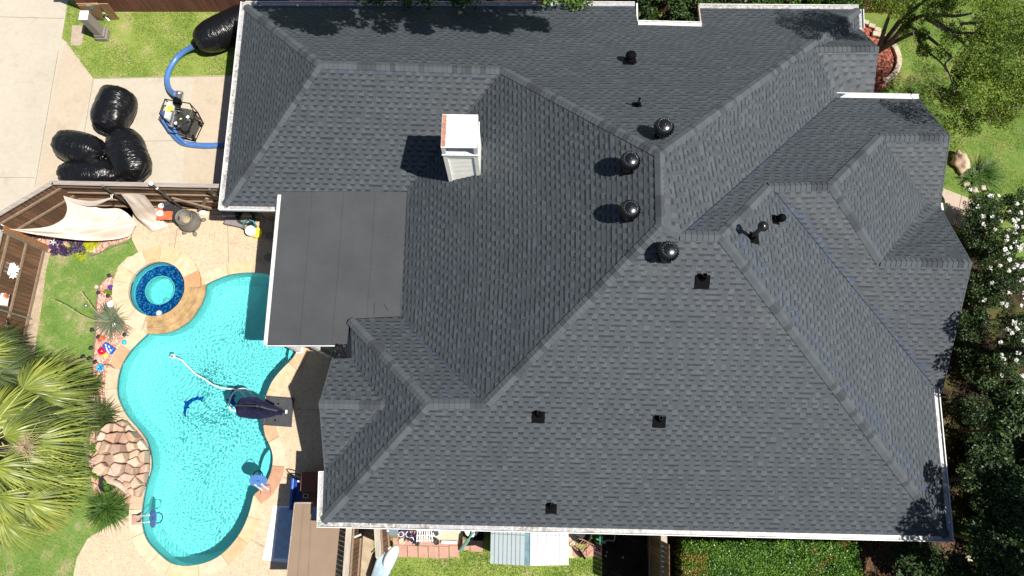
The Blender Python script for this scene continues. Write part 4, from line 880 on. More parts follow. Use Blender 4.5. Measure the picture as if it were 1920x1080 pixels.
for i in range(14):
    a = loc(random.uniform(-.3, .5), random.uniform(-.5, .35), random.uniform(.45, .65)); b = a + Vector((random.uniform(-.15, .15), random.uniform(-.15, .15), random.uniform(-.02, .05))); mb = MB()
    mb.tube([a, a.lerp(b, .5) + Vector((0, 0, .05)), b], .012, 6); obj('cable', mb, MAT[random.choice(['black_matte', 'chrome', 'red', 'black_matte', 'chrome'])], bl)
for x, y, m_ in ((.35, -.1, 'chrome'), (.28, .02, 'shirtwhite'), (.1, -.38, 'chrome'), (-.05, -.3, 'shirtwhite'), (.42, -.25, 'engine')): mb = MB(); mb.box(loc(x, y, .6), (.1, .06, .08), 0, yaw + random.random()); obj('bracket', mb, MAT[m_], bl)
# power pedestal
pb = up(195, 68, 0); T = thing('power_pedestal', 'taupe plastic utility pedestal with pale top in the front grass', 'utility box', pb)
mb = MB(); mb.box((pb.x, pb.y, .10), (.44, .46, .20)); obj('foot', mb, MAT['taupe'], T, bevel=.03); mb = MB(); mb.box((pb.x, pb.y, .26), (.38, .40, .13)); obj('skirt', mb, MAT['taupe'], T, bevel=.03)
mb = MB(); mb.box((pb.x - .0, pb.y, .78), (.30, .36, 1.0)); obj('hood', mb, MAT['taupe'], T, bevel=.03); mb = MB(); mb.box((pb.x, pb.y, 1.285), (.31, .37, .03)); obj('lid', mb, MAT['shirtwhite'], T, bevel=.01)
# cardboard leaning on the fence
def lean(pts, label, thick=.03):
    P = [up(*p) for p in pts]; n = (P[1] - P[0]).cross(P[2] - P[0]).normalized()
    if n.z < 0: n = -n
    mb = MB(); mb.add([p - n * thick for p in P] + P, [(3, 2, 1, 0), (4, 5, 6, 7)] + [(i, (i + 1) % 4, 4 + (i + 1) % 4, 4 + i) for i in range(4)]); return mb
T = thing('flattened_carton', 'flattened brown carton with tape leaning on the fence behind the pedestal', 'cardboard', up(180, 36, 0), 'cartons leaning on the red-brown fence')
obj('sheet', lean([(166, 36, .02), (195, 37, .02), (186, 7, 1.1), (147, 9, 1.1)], ''), MAT['cardboard'], T); obj('sheet', lean([(160, 28, .02), (190, 30, .02), (183, 5, 1.12), (143, 6, 1.12)], ''), MAT['cardboard'], T)
obj('tape', lean([(163, 12, 1.02), (185, 10, 1.02), (184, 6, 1.14), (161, 8, 1.14)], '', .01), MAT['paver2'], T); obj('label', lean([(170, 17, .84), (177, 16, .84), (176, 12, .96), (170, 13, .96)], '', .01), MAT['cyan'], T)
T = thing('flattened_carton', 'tilted brown carton sheet beside the taped one on the fence', 'cardboard', up(215, 40, 0), 'cartons leaning on the red-brown fence')
obj('sheet', lean([(208, 36, .02), (224, 35, .02), (202, 6, 1.1), (185, 6, 1.1)], ''), MAT['cardboard'], T); mb = MB(); mb.beam(up(194, 25, .2), up(205, 39, .03), .06, .03); obj('strip', mb, MAT['shirtwhite'], T)

# ------------------------------------------------------------ shade sail and cloth
def coons(bot, top, left, right, nu=28, nv=20, fold=.0, seed=0):
    def cv(P, n): return res_(smooth_loop(P, 6, False), n)
    B, T_, L, R2 = cv(bot, nu), cv(top, nu), cv(left, nv), cv(right, nv); vs = []
    for j in range(nv + 1):
        v = j / nv
        for i in range(nu + 1):
            u = i / nu; p = B[i] * (1 - v) + T_[i] * v + L[j] * (1 - u) + R2[j] * u - (B[0] * (1 - u) * (1 - v) + B[-1] * u * (1 - v) + T_[0] * (1 - u) * v + T_[-1] * u * v)
            e = min(1, 5 * min(u, 1 - u, v, 1 - v)); f = noise.noise(Vector((u * 1.2 + v * 1.8 + seed, u * 2.6 - v * 2.2, seed))) ; p = p + Vector((0, 0, (abs(f) - .25) * fold * e)); vs.append(p)
    mb = MB(); mb.add(vs, [(j * (nu + 1) + i, j * (nu + 1) + i + 1, (j + 1) * (nu + 1) + i + 1, (j + 1) * (nu + 1) + i) for j in range(nv) for i in range(nu)]); return mb
T = thing('shade_sail', 'torn cream shade sail hanging from the fence corner to the deck', 'shade sail', up(180, 420, 0))
Lp = (15, 429, 2.0)
obj('canvas', coons(ups([Lp, (74, 441, 1.5), (161, 451, .9), (215, 449, .45), (243, 443, .2)]), ups([(119, 368, 2.0), (142, 377, 1.8), (167, 384, 1.5), (191, 391, 1.2), (222, 391, 1.0), (239, 400, .8)]), ups([Lp, (56, 429, 1.8), (93, 424, 1.6), (118, 411, 1.5), (126, 390, 1.7), (119, 368, 2.0)]), ups([(243, 443, .2), (252, 428, .35), (255, 418, .5), (239, 400, .8)]), 60, 40, .5, 2), MAT['canvas'], T, smooth=True)
obj('torn_strip', coons(ups([(119, 369, 2.02), (145, 382, 1.8), (175, 386, 1.7), (209, 372, 2.0)]), ups([(119, 367, 2.05), (145, 374, 1.95), (178, 376, 1.95), (209, 370, 2.02)]), ups([(119, 369, 2.02), (119, 367, 2.05)]), ups([(209, 372, 2.0), (209, 370, 2.02)]), 24, 6, .05), MAT['canvas'], T, smooth=True)
mb = MB(); mb.tube([up(209, 371, 2.02), up(212, 364, 2.1), up(207, 366, 2.1), up(211, 372, 2.0)], .012, 6); obj('rope', mb, MAT['shirtwhite'], T)
mb = MB(); mb.tube([up(15, 429, 2.0), up(8, 424, 2.1), up(2, 421, 2.2)], .015, 6); obj('rope', mb, MAT['shirtwhite'], T)
T = thing('cloth_panel', 'cream cloth strip draped from the fence onto the deck beside the grill cart', 'cloth', up(275, 400, 0))
obj('canvas', coons(ups([(227, 364, 1.9), (243, 385, 1.3), (257, 409, .5), (279, 429, .08)]), ups([(271, 366, 1.9), (286, 385, 1.3), (296, 402, .6), (316, 424, .08)]), ups([(227, 364, 1.9), (250, 363, 1.92), (271, 366, 1.9)]), ups([(279, 429, .08), (289, 433, .12), (316, 424, .08)]), 40, 20, .25, 5), MAT['canvas'], T, smooth=True)
# grill cart and clutter on the deck by the fence
T = thing('side_cart', 'low dark cart with an orange print cloth and white cups beside the draped cloth', 'cart', up(312, 405, 0))
mb = MB(); P = up(312, 398, .55); mb.box(P, (.62, .55, .05)); obj('top', mb, MAT['orange'], T)
for dx in (-.27, .27):
    for dy in (-.22, .22): mb = MB(); mb.box((P.x + dx, P.y + dy, .27), (.04, .04, .54)); obj('leg', mb, MAT['black_metal'], T)
mb = MB(); mb.box((P.x + .36, P.y - .05, .45), (.22, .5, .35)); obj('side_box', mb, MAT['darkgrey'], T, bevel=.02)
for u, v, r, l in ((305, 388, .09, 'white cup at the back of the orange cloth'), (303, 402, .11, 'white bowl with a blue lid at the front of the orange cloth')):
    P = up(u, v, .58); mb = MB(); mb.lathe(P, [(r * .7, 0), (r, .12), (r * .85, .12), (r * .6, .02), (.001, .02)], 20, cap=False); o = obj('cup', mb, MAT['shirtwhite']); reg(o, l, 'cup', 'white cups on the orange cloth')
T = thing('trash_bin', 'black bin with grey lid between the cart and the fire bowl', 'bin', up(333, 400, 0)); P = up(333, 396, 0); mb = MB(); mb.box((P.x, P.y, .32), (.34, .38, .64), 0, 0, 1.1); obj('body', mb, MAT['darkgrey'], T); mb = MB(); mb.box((P.x - .1, P.y + .1, .66), (.28, .26, .03), 0, .2); obj('lid', mb, MAT['grey'], T)
T = thing('clay_pot', 'small grey-brown pot below the orange cloth cart', 'pot', up(322, 415, 0)); P = up(322, 413, 0); mb = MB(); mb.lathe(P, [(.1, 0), (.15, .2), (.13, .2), (.11, .1), (.001, .1)], 20, cap=False); obj('rim', mb, MAT['clay'], T)
T = thing('fire_bowl', 'round grey fire bowl on three stubby feet by the fence gate', 'fire bowl', up(362, 422, 0)); P = up(362, 420, 0)
mb = MB(); mb.lathe((P.x, P.y, .08), [(.18, 0), (.36, .1), (.38, .25), (.33, .42), (.27, .62), (.29, .66), (.27, .68), (.25, .64), (.24, .45), (.001, .40)], 32, cap=False); obj('bowl', mb, MAT['clay'], T, smooth=True)
mb = MB(); mb.blob((P.x, P.y, .47), (.2, .2, .05), 16, 6, jit=.2); obj('ash', mb, MAT['drystalk'], T)
for a in (20, 290, 235, 150): mb = MB(); mb.blob((P.x + .4 * math.cos(R_(a)), P.y + .4 * math.sin(R_(a)), .07), (.1, .07, .07), 10, 6, rot=Matrix.Rotation(R_(a), 3, 'Z')); obj('foot', mb, MAT['clay'], T, smooth=True)
mb = MB(); P = up(383, 400, .02); mb.blob(P + Vector((0, 0, .06)), (.12, .09, .09), 10, 6, jit=.6, seed=9); reg(obj('paper_scrap', mb, MAT['shirtwhite']), 'crumpled white paper on the deck behind the fire bowl', 'litter')
T = thing('patio_lounger', 'grey-brown cushioned lounger at the edge of the eave shadow', 'lounger', up(440, 412, 0)); P = up(436, 408, 0)
mb = MB(); mb.box((P.x, P.y + .06, .34), (.48, .3, .12)); obj('backrest', mb, MAT['taupe'], T, bevel=.03); mb = MB(); mb.box((P.x + .25, P.y - .22, .22), (.8, .34, .12), 0, -.2); obj('seat', mb, MAT['taupe'], T, bevel=.03)
for dx, dy in ((-.2, .1), (.2, .1), (.55, -.3), (-.05, -.3)): mb = MB(); mb.box((P.x + dx, P.y + dy, .1), (.05, .05, .2)); obj('leg', mb, MAT['black_metal'], T)
T = thing('round_cooler', 'round grey tub with pale centre in the shade next to the lounger', 'tub', up(468, 412, 0)); P = up(467, 412, 0)
mb = MB(); mb.lathe(P, [(.24, 0), (.3, .4), (.27, .4), (.22, .25), (.001, .25)], 28, cap=False); obj('rim', mb, MAT['grey'], T); mb = MB(); mb.lathe(P, [(.2, .26), (.16, .30), (.001, .31)], 20, cap=False); obj('filling', mb, MAT['drystalk'], T)
T = thing('bucket', 'green bucket with hoop handle beside the white one', 'bucket', up(476, 428, 0)); P = up(474, 428, 0); mb = MB(); mb.lathe(P, [(.16, 0), (.21, .34), (.19, .34), (.15, .05), (.001, .05)], 24, cap=False); obj('shell', mb, MAT['olive'], T); mb = MB(); mb.tube([P + Vector((-.21, 0, .34)), P + Vector((-.16, .1, .46)), P + Vector((0, .16, .52)), P + Vector((.16, .1, .46)), P + Vector((.21, 0, .34))], .012, 6); obj('handle', mb, MAT['cyan'], T)
T = thing('bucket', 'white lidded bucket with a yellow one leaning behind it', 'bucket', up(478, 440, 0)); P = up(476, 438, 0); mb = MB(); mb.lathe(P, [(.14, 0), (.17, .32), (.18, .33), (.17, .36), (.001, .37)], 24, cap=False); obj('shell', mb, MAT['shirtwhite'], T)
P = up(486, 440, 0); T = thing('bucket', 'yellow bucket peeping out beside the white lidded one', 'bucket', P); mb = MB(); mb.lathe(P, [(.14, 0), (.18, .22), (.16, .22), (.001, .2)], 24, cap=False); obj('shell', mb, MAT['yellow'], T)
T = thing('spray_bottle', 'pale green spray bottle left of the white bucket', 'bottle', up(465, 433, 0)); P = up(465, 433, 0); mb = MB(); mb.lathe(P, [(.05, 0), (.05, .2), (.02, .25), (.02, .3), (.001, .3)], 12, cap=False); obj('body', mb, MAT['cyan'], T); mb = MB(); mb.box((P.x - .03, P.y, .31), (.1, .03, .04)); obj('trigger', mb, MAT['olive'], T)
mb = MB(); mb.tube([up(482, 393, .9), up(496, 417, .1)], .012, 6); reg(obj('broom_handle', mb, MAT['redmulch']), 'thin pinkish handle leaning in the eave shade', 'handle')
for u, v, l in ((505, 442, 'purplish round stepping disc under the flat roof edge, upper one'), (503, 482, 'purplish round stepping disc under the flat roof edge, lower one')): P = up(u, v, .03); mb = MB(); mb.lathe((P.x, P.y, .02), [(.14, 0), (.14, .02), (.001, .025)], 24, cap=False); reg(obj('deck_drain', mb, MAT['taupe']), l, 'disc', 'round discs on the shaded deck')

# ------------------------------------------------------------ pool furniture
T = thing('cantilever_umbrella', 'folded navy umbrella leaning over the pool from a square black base', 'umbrella', up(523, 770, 0))
P = [up(502, 744, .06), up(551, 747, .06), up(546, 799, .06), up(494, 797, .06)]
mb = MB(); mb.prism([(p.x, p.y) for p in P], .02, .10); obj('base', mb, MAT['grey'], T, bevel=.035)
for u, v in ((522, 757), (532, 772), (516, 788), (508, 770)): p = up(u, v, .1); mb = MB(); mb.lathe(p, [(.03, 0), (.03, .012), (.001, .014)], 14, cap=False); obj('filler_cap', mb, MAT['black_matte'], T)
p = up(537, 772, .1); mb = MB(); mb.box((p.x, p.y, .105), (.06, .11, .008)); obj('sticker', mb, MAT['shirtwhite'], T)
b = up(523, 770, .1); tp = up(463, 764, 2.3); mb = MB(); mb.lathe(b, [(.13, 0), (.12, .03), (.06, .05), (.05, .14)], 20); mb.tube([b, Vector((b.x - .02, b.y, 2.1))], .035, 10); obj('mast', mb, MAT['grey'], T)
mtop = Vector((b.x - .02, b.y, 2.1)); tipc = up(441, 760, 2.2); mb = MB(); mb.tube([mtop, tipc], .025, 8); obj('arm', mb, MAT['darkgrey'], T)
mb = MB(); nseg = 16; k = 20; ax = (tipc - up(530, 772, 1.5)); st = up(530, 773, 1.4)
u1 = Vector((0, 0, 1)).cross(ax).normalized(); u2 = ax.normalized().cross(u1); vs = []
for i in range(nseg + 1):
    s = i / nseg; r = (.06 + .17 * math.sin(min(1, s * 1.15) * math.pi * .62) ** 1.2) if s < .93 else .2 * (1 - s) / .07 * .9 + .02
    for j in range(k):
        th = 2 * math.pi * j / k; rr = r * (1 + .38 * ((j % 2) * 2 - 1) * .55 + .25 * noise.noise(Vector((s * 4, j * .7, 2)))); p = st + ax * s + (u1 * math.cos(th) * 1.15 + u2 * math.sin(th) * .7) * rr; vs.append(p)
mb.add(vs, [(i * k + j, i * k + (j + 1) % k, (i + 1) * k + (j + 1) % k, (i + 1) * k + j) for i in range(nseg) for j in range(k)]); obj('canopy', mb, MAT['navy'], T)
mb = MB(); mb.tube([up(470, 757, 1.95), up(500, 766, 1.75), up(520, 770, 1.6)], .03, 8); obj('strut', mb, MAT['grey'], T)
T = thing('cleaner_hose', 'white pool cleaner hose snaking across the water to the umbrella', 'hose', up(380, 710, 0))
P = smooth_loop(ups([(326, 670, -.05), (340, 675, -.05), (352, 687, -.05), (368, 702, -.05), (384, 711, -.05), (400, 722, -.05), (418, 728, -.05), (440, 730, -.06), (455, 737, -.07), (462, 750, -.07)]), 8, False); mb = MB(); mb.tube(P, .024, 8); obj('tube', mb, MAT['shirtwhite'], T, smooth=True)
P = smooth_loop(ups([(442, 770, -.03), (433, 768, -.03), (430, 757, -.03), (433, 743, -.03), (443, 732, -.03), (458, 729, -.03), (470, 736, -.03), (478, 748, -.04), (490, 755, -.05), (497, 757, -.03)]), 8, False); mb = MB(); mb.tube(P, .03, 8); obj('loop', mb, MAT['shirtwhite'], T, smooth=True)
p = up(324, 668, -.05); mb = MB(); mb.blob(p, (.09, .09, .04), 12, 6); mb.box(p + Vector((0, -.02, .03)), (.05, .2, .02), 0, .5); mb.box(p + Vector((0, 0, .03)), (.18, .04, .02), 0, .5); obj('float', mb, MAT['polycarb'], T)
# poolside hoops
def hoop(cu, cv, bu, bv, w, label):
    T = thing('pool_hoop', label, 'pool hoop', up(bu, bv, .06), 'blue hoops mounted on the pool coping'); b = up(bu, bv, .06); c = up(cu, cv, .75); d = (c - b); d.z = 0; d.normalize(); s = Vector((-d.y, d.x, 0)); mb = MB(); a = math.atan2(d.y, d.x)
    mb.box((b.x, b.y, .10), (.26, .30, .1), 0, a); obj('foot', mb, MAT['paver'], T, bevel=.02)
    for k in (-.1, .1): mb = MB(); mb.beam(b + s * k + Vector((0, 0, .08)), c + s * k - d * .1, .035, .035); obj('arm', mb, MAT['shirtwhite'], T)
    mb = MB(); n = 18; P = [c + s * (w * .5 * math.cos(t) * (1 if abs(math.cos(t)) < .8 else 1)) + (d * .42 + Vector((0, 0, .35))) * (.42 * math.sin(t)) for t in [2 * math.pi * i / n for i in range(n)]]
    nn = d.cross(s); nrm_ = (P[1] - P[0]).cross(P[5] - P[0]).normalized(); mb.add(P + [p + nrm_ * .03 for p in P], [tuple(range(n))[::-1], tuple(range(n, 2 * n))] + [(i, (i + 1) % n, n + (i + 1) % n, n + i) for i in range(n)]); obj('backboard', mb, MAT['hose'], T)
    rim = [c + d * .16 + (s * math.cos(t) + d * math.sin(t)) * .15 for t in [2 * math.pi * i / 20 for i in range(21)]]; mb = MB(); mb.tube(rim, .015, 6); obj('rim', mb, MAT['black_matte'], T)
hoop(286, 972, 257, 974, .56, 'blue pool hoop with two white arms on the west coping'); hoop(484, 902, 499, 918, .56, 'blue pool hoop tilted out from the east coping notch')

# ------------------------------------------------------------ rock waterfall
from mathutils import geometry as _g
rockpoly = [(262, 812), (276, 830), (283, 845), (283, 880), (277, 905), (268, 930), (262, 932), (238, 918), (215, 905), (200, 888), (180, 878), (178, 862), (190, 845), (195, 822), (205, 805), (215, 795), (240, 788)]
RP = ups(rockpoly); sites = []
tries = 0
while len(sites) < 34 and tries < 4000:
    tries += 1; u, v = random.uniform(178, 284), random.uniform(785, 932)
    p = up(u, v)
    if inpoly(np.array([p.x]), np.array([p.y]), RP)[0] and all((p - q).length > .24 for q in sites): sites.append(p)
def vcell(i, pts, bound):
    poly = [Vector((b.x, b.y)) for b in bound]; c = Vector((pts[i].x, pts[i].y))
    for j, q in enumerate(pts):
        if j == i: continue
        qq = Vector((q.x, q.y)); m = (c + qq) / 2; n = (qq - c).normalized(); out = []
        for k in range(len(poly)):
            a, b_ = poly[k], poly[(k + 1) % len(poly)]; da = (m - a).dot(n); db = (m - b_).dot(n)
            if da >= 0: out.append(a)
            if (da > 0) != (db > 0): out.append(a.lerp(b_, da / (da - db)))
        poly = out
        if len(poly) < 3: return []
    return poly
rocks = thing('rock_waterfall', 'mound of pinkish flagstones stepping down into the pool', 'rock waterfall', up(235, 860, 0))
for i in range(len(sites)):
    poly = vcell(i, sites, RP)
    if len(poly) < 3: continue
    c = sum(poly, Vector((0, 0))) / len(poly); poly = [c + (p - c) * random.uniform(.86, .95) for p in poly]
    h = .10 + .40 * math.exp(-((sites[i] - up(225, 850)).length / .9) ** 2) + random.uniform(-.10, .24); mb = MB(); n = len(poly)
    tilt = Vector((random.uniform(-.35, .35), random.uniform(-.35, .35)))
    lo = [(p.x, p.y, 0) for p in poly]; md = [(p.x, p.y, h + (p - c).dot(tilt)) for p in poly]; tp = [(c.x + (p.x - c.x) * .80, c.y + (p.y - c.y) * .80, h + .05 + (p - c).dot(tilt)) for p in poly]
    mb.add(lo + md + tp, [(k * n + j, k * n + (j + 1) % n, (k + 1) * n + (j + 1) % n, (k + 1) * n + j) for k in range(2) for j in range(n)] + [tuple(range(2 * n, 3 * n))])
    obj('flagstone', mb, MAT['rock'], rocks, bevel=.035)
mb = MB(); mb.prism([(c_.x, c_.y) for c_ in [Vector((p.x, p.y, 0)) for p in RP]], .0, .06); obj('mortar_bed', mb, MAT['soil'], rocks)
mb = MB(); P = smooth_loop(ups([(203, 901, .3), (222, 908, .32), (240, 922, .2)]), 5, False); mb.tube(P, .09, 10); reg(obj('stone_log', mb, MAT['limestone']), 'pale stone log lying along the front of the rock mound', 'stone')
P = up(208, 906, 0); T = thing('clay_pot', 'dark round pot sunk at the front foot of the rock mound', 'pot', P); mb = MB(); mb.lathe(P, [(.15, 0), (.27, .25), (.25, .25), (.2, .1), (.001, .1)], 24, cap=False); obj('rim', mb, MAT['darkgrey'], T)
# bed edging and ornaments
mb = MB(); P = smooth_loop(ups([(214, 516), (198, 522), (187, 536), (181, 560), (180, 600), (177, 650), (172, 700), (166, 800), (164, 880), (167, 935)], .06), 5, False); mb.tube(P, .022, 6); reg(obj('bed_edging', mb, MAT['bark']), 'thin brown edging strip between the lawn and the pink gravel', 'edging')
mb = MB(); P = smooth_loop(ups([(95, 474), (130, 474), (175, 478), (206, 464), (240, 454)], .05), 5, False); mb.tube(P, .02, 6); reg(obj('bed_edging', mb, MAT['bark']), 'thin edging strip around the purple flower bed', 'edging')
def lantern(u, v, label, s=1.):
    P = up(u, v, 0); T = thing('path_light', label, 'garden light', P, 'small dark path lights in the gravel bed'); mb = MB(); mb.tube([P, P + Vector((0, 0, .22 * s))], .012, 6); obj('stake', mb, MAT['black_matte'], T)
    mb = MB(); mb.lathe(P + Vector((0, 0, .2 * s)), [(.03 * s, 0), (.04 * s, .06), (.075 * s, .07), (.02 * s, .11), (.001, .12)], 10, cap=False); obj('lamp_head', mb, MAT['darkgrey'], T)
for u, v, l in ((180, 621, 'dark path light on the edging beside the lower tuft of grass'), (178, 655, 'dark path light just left of the red ball'), (175, 674, 'dark path light at the edging below the red ball'), (212, 520, 'dark path light at the top end of the gravel bed'), (192, 552, 'square dark lantern in the upper gravel bed'), (210, 558, 'dark lantern against the spa coping'), (163, 671, 'dark path light tipped over on the lawn side'), (186, 681, 'dark path light above the blue pot'), (192, 634, 'dark figure light beside the orange ornament'), (241, 630, 'small dark lizard-shaped light on the coping')): lantern(u, v, l, .95)
def gball(u, v, r, m, label, name='gazing_ball'): P = up(u, v, r + .02); mb = MB(); mb.blob(P, (r, r, r), 24, 14); reg(obj(name, mb, MAT[m], smooth=True), label, 'garden ornament'); return P
gball(191, 658, .13, 'red', 'glossy red ball in the gravel bed'); gball(161, 573, .07, 'chrome', 'silver ball standing on the lawn by the gravel edging'); gball(233, 642, .08, 'cyan', 'pale turquoise glass ornament on the pool coping')
gball(214, 609, .07, 'shirtwhite', 'small cream pebble below the long grass tuft', 'pebble'); gball(181, 538, .08, 'limestone', 'small pale stone on the top gravel edging', 'pebble')
mb = MB(); P = up(207, 570, .1); mb.blob(P, (.12, .13, .11), 12, 8, jit=.35, seed=4); reg(obj('ornament_rabbit', mb, MAT['shirtwhite'], smooth=True), 'white lumpy stone ornament against the spa coping', 'garden ornament')
mb = MB(); P = up(208, 539, .05); mb.lathe(P, [(.05, 0), (.10, .02), (.09, .05), (.04, .04), (.001, .02)], 20, cap=False); reg(obj('glass_flower', mb, MAT['purpleglass'], smooth=True), 'purple glass disc in the top of the gravel bed', 'garden ornament')
mb = MB(); P = up(189, 634, .08); mb.blob(P, (.13, .09, .08), 10, 6, jit=.5, seed=2); reg(obj('ornament_frog', mb, MAT['orange']), 'small orange and brown ornament above the red ball', 'garden ornament')
T = thing('toy_boat', 'blue and white patterned toy box beside the red ball', 'toy', up(204, 652, 0)); P = up(204, 653, .1); mb = MB(); mb.box(P, (.40, .24, .18), 0, -.55); obj('hull', mb, MAT['blue'], T, bevel=.03)
for k, (x, y) in enumerate(((-.1, .04), (.02, .06), (.05, -.06), (.14, .0), (.12, -.08), (-.02, -.02))): mb = MB(); v = Vector((x, y, 0)); v.rotate(Matrix.Rotation(-.55, 3, 'Z')); mb.blob(P + v + Vector((0, 0, .09)), (.05, .022, .01), 8, 5, rot=Matrix.Rotation(-.9, 3, 'Z')); obj('sticker', mb, MAT['shirtwhite'], T)
P = up(199, 666, .04); mb = MB(); mb.lathe(P, [(.04, 0), (.08, .05), (.001, .07)], 14, cap=False); reg(obj('toy_cup', mb, MAT['yellow']), 'yellow toy cup under the red ball', 'toy')
P = up(192, 690, 0); T = thing('glazed_pot', 'bright turquoise glazed pot in the lower gravel bed', 'pot', P); mb = MB(); mb.lathe(P, [(.07, 0), (.12, .14), (.11, .15), (.08, .08), (.001, .08)], 20, cap=False); obj('rim', mb, MAT['cyan'], T, smooth=True); mb = MB(); mb.box(P + Vector((0, 0, .13)), (.16, .03, .02), 0, .7); mb.box(P + Vector((0, 0, .133)), (.16, .03, .02), 0, -.8); obj('stick', mb, MAT['blue'], T)
mb = MB(); mb.tube(ups([(190, 686, .25), (200, 684, .22), (207, 685, .2), (214, 690, .05)]), .02, 6); mb.tube(ups([(214, 690, .05), (216, 696, .03), (213, 702, .03)]), .015, 6); reg(obj('shepherd_hook', mb, MAT['bark']), 'bent dark rod lying from the blue pot to the coping', 'garden hook')

# ------------------------------------------------------------ south-west: sofa, rug, canopy
T = thing('outdoor_rug', 'blue rug with diamond pattern, its sunlit edge painted white, half under the tan canopy', 'rug', up(530, 1000, 0)); mb = MB(); mb.prism([(p.x, p.y) for p in ups([(513, 948), (600, 951), (600, 1062), (492, 1050)], .03)], .022, .034); obj('sunlit_edge', mb, MAT['shirtwhite'], T)  # white strip puts the rug's sunlit west edge into the colour
mb = MB(); mb.prism([(p.x, p.y) for p in ups([(524, 952), (600, 953), (600, 1049), (513, 1047)], .035)], .034, .040); obj('field', mb, simple('blue_rug_field', (.30, .46, .66), .9, var=.15), T)
mb = MB()
for i in range(-3, 5):
    for sgn in (-1, 1):
        A = up(516, 955 + i * 30, .043); B = up(600, 955 + i * 30 + sgn * 84, .043)
        P_, Q_ = A, B; lo, hi = up(516, 1046, 0).y, up(516, 953, 0).y; d = Q_ - P_
        if abs(d.y) < 1e-6: continue
        t0 = max(0, min((lo - P_.y) / d.y, (hi - P_.y) / d.y)); t1 = min(1, max((lo - P_.y) / d.y, (hi - P_.y) / d.y))
        if t1 - t0 > .05: mb.beam(P_ + d * t0, P_ + d * t1, .022, .004)
obj('diamond_pattern', mb, MAT['paver2'], T)
T = thing('canopy_roof', 'flat tan canopy over the south-west patio corner', 'canopy', up(590, 1020, 0)); ZC = 2.05
P = ups([(553, 943), (586, 943), (584, 971), (612, 972), (638, 975), (628, 1080), (625, 1120), (534, 1120)], ZC); mb = MB(); mb.prism([(p.x, p.y) for p in P], ZC - .03, ZC); obj('fabric', mb, MAT['tanfab'], T)
for a, b in (((553, 943), (534, 1120)), ((584, 971), (577, 1120)), ((570, 944), (556, 1120))): mb = MB(); mb.beam(up(*a, ZC + .008), up(*b, ZC + .008), .035, .022); obj('seam', mb, MAT['tanfab'], T)
mb = MB(); mb.beam(up(553, 943, ZC), up(586, 943, ZC), .04, .05); mb.beam(up(553, 943, ZC), up(534, 1120, ZC), .03, .06); obj('edge_tube', mb, MAT['fence_cap'], T)
for u, v in ((556, 948), (622, 1090), (540, 1100)): p = up(u, v, ZC); mb = MB(); mb.box((p.x + .03, p.y - .03, ZC / 2), (.07, .07, ZC - .04)); obj('post', mb, MAT['darkgrey'], T)
T = thing('patio_sofa', 'navy cushioned sofa in the shade beside the tan canopy', 'sofa', up(575, 925, 0)); P = up(572, 925, 0); mb = MB(); mb.box((P.x, P.y, .25), (.42, .9, .3)); obj('seat', mb, simple('navy_cushion', (.03, .05, .22), .8), T, bevel=.03); mb = MB(); mb.box((P.x - .24, P.y, .4), (.08, .95, .5)); obj('backrest', mb, MAT['blue'], T, bevel=.02)
T = thing('storage_cabinet', 'red-brown cabinet with a square pale vent under the west eave', 'cabinet', up(592, 905, 0)); P = up(593, 903, 0); mb = MB(); mb.box((P.x, P.y, .42), (.5, .6, .84)); obj('body', mb, MAT['redfence'], T); P = up(590, 928, 0); mb = MB(); mb.box((P.x, P.y, .35), (.42, .4, .7)); obj('body', mb, MAT['redfence'], T); mb = MB(); mb.box((P.x - .08, P.y, .71), (.16, .12, .02)); obj('vent', mb, MAT['polycarb'], T); mb = MB(); mb.box((P.x - .08, P.y, .722), (.1, .07, .01)); obj('slot', mb, MAT['black_matte'], T)
T = thing('chair_arm', 'curved white and steel armrest sticking out of the shade beside the sofa', 'chair', up(562, 900, 0)); mb = MB(); mb.tube(smooth_loop(ups([(578, 906, .55), (566, 904, .6), (550, 895, .6), (545, 888, .58), (553, 888, .55), (566, 892, .5)]), 5, False), .018, 8); obj('tube', mb, MAT['black_metal'], T); mb = MB(); mb.tube(ups([(558, 902, .62), (572, 905, .62), (582, 905, .6)]), .03, 8); obj('pad', mb, MAT['shirtwhite'], T)

# ------------------------------------------------------------ south side
ya, yb = up(655, 960, HF), up(642, 1130, HF)
plankfence('side_fence', 'plank fence with pale cap running south beside the tan canopy', fz(ya), fz(yb), HF, 1, capm='pale_wood', rails=(.5, 1.6), posts=0, capw=.17)
ya, yb = up(703, 960, HF), up(708, 1045, HF); plankfence('side_fence', 'short pale-capped fence next to the white covered lounger', fz(ya), fz(yb), HF, 1, capm='pale_wood', rails=(.5, 1.6), posts=0, capw=.17)
ya, yb = up(1242, 980, 2.4), up(1246, 1130, 2.4); plankfence('side_fence', 'pale-capped fence dividing the shaded yard from the hedge', fz(ya), fz(yb), 2.4, 1, capm='pale_wood', rails=(.5, 1.6), posts=0, capw=.17)
mb = MB(); P = up(668, 1003, 1.5); mb.tube([up(659, 1009, 1.6), up(677, 1002, 1.5)], .035, 8); mb.box(up(661, 1003, 1.5), (.1, .06, .1)); reg(obj('gate_latch', mb, MAT['polycarb']), 'pale metal latch bar on the plank fence by the canopy', 'latch')
T = thing('covered_lounger', 'garden lounger under a white and pale-blue cover by the short fence', 'lounger', up(725, 1060, 0))
def quadbox(pts, th, mb=None):
    mb = mb or MB(); P = [up(*p) for p in pts]; n = len(P); mb.add([p - Vector((0, 0, th)) for p in P] + P, [tuple(range(n))[::-1], tuple(range(n, 2 * n))] + [(i, (i + 1) % n, n + (i + 1) % n, n + i) for i in range(n)]); return mb
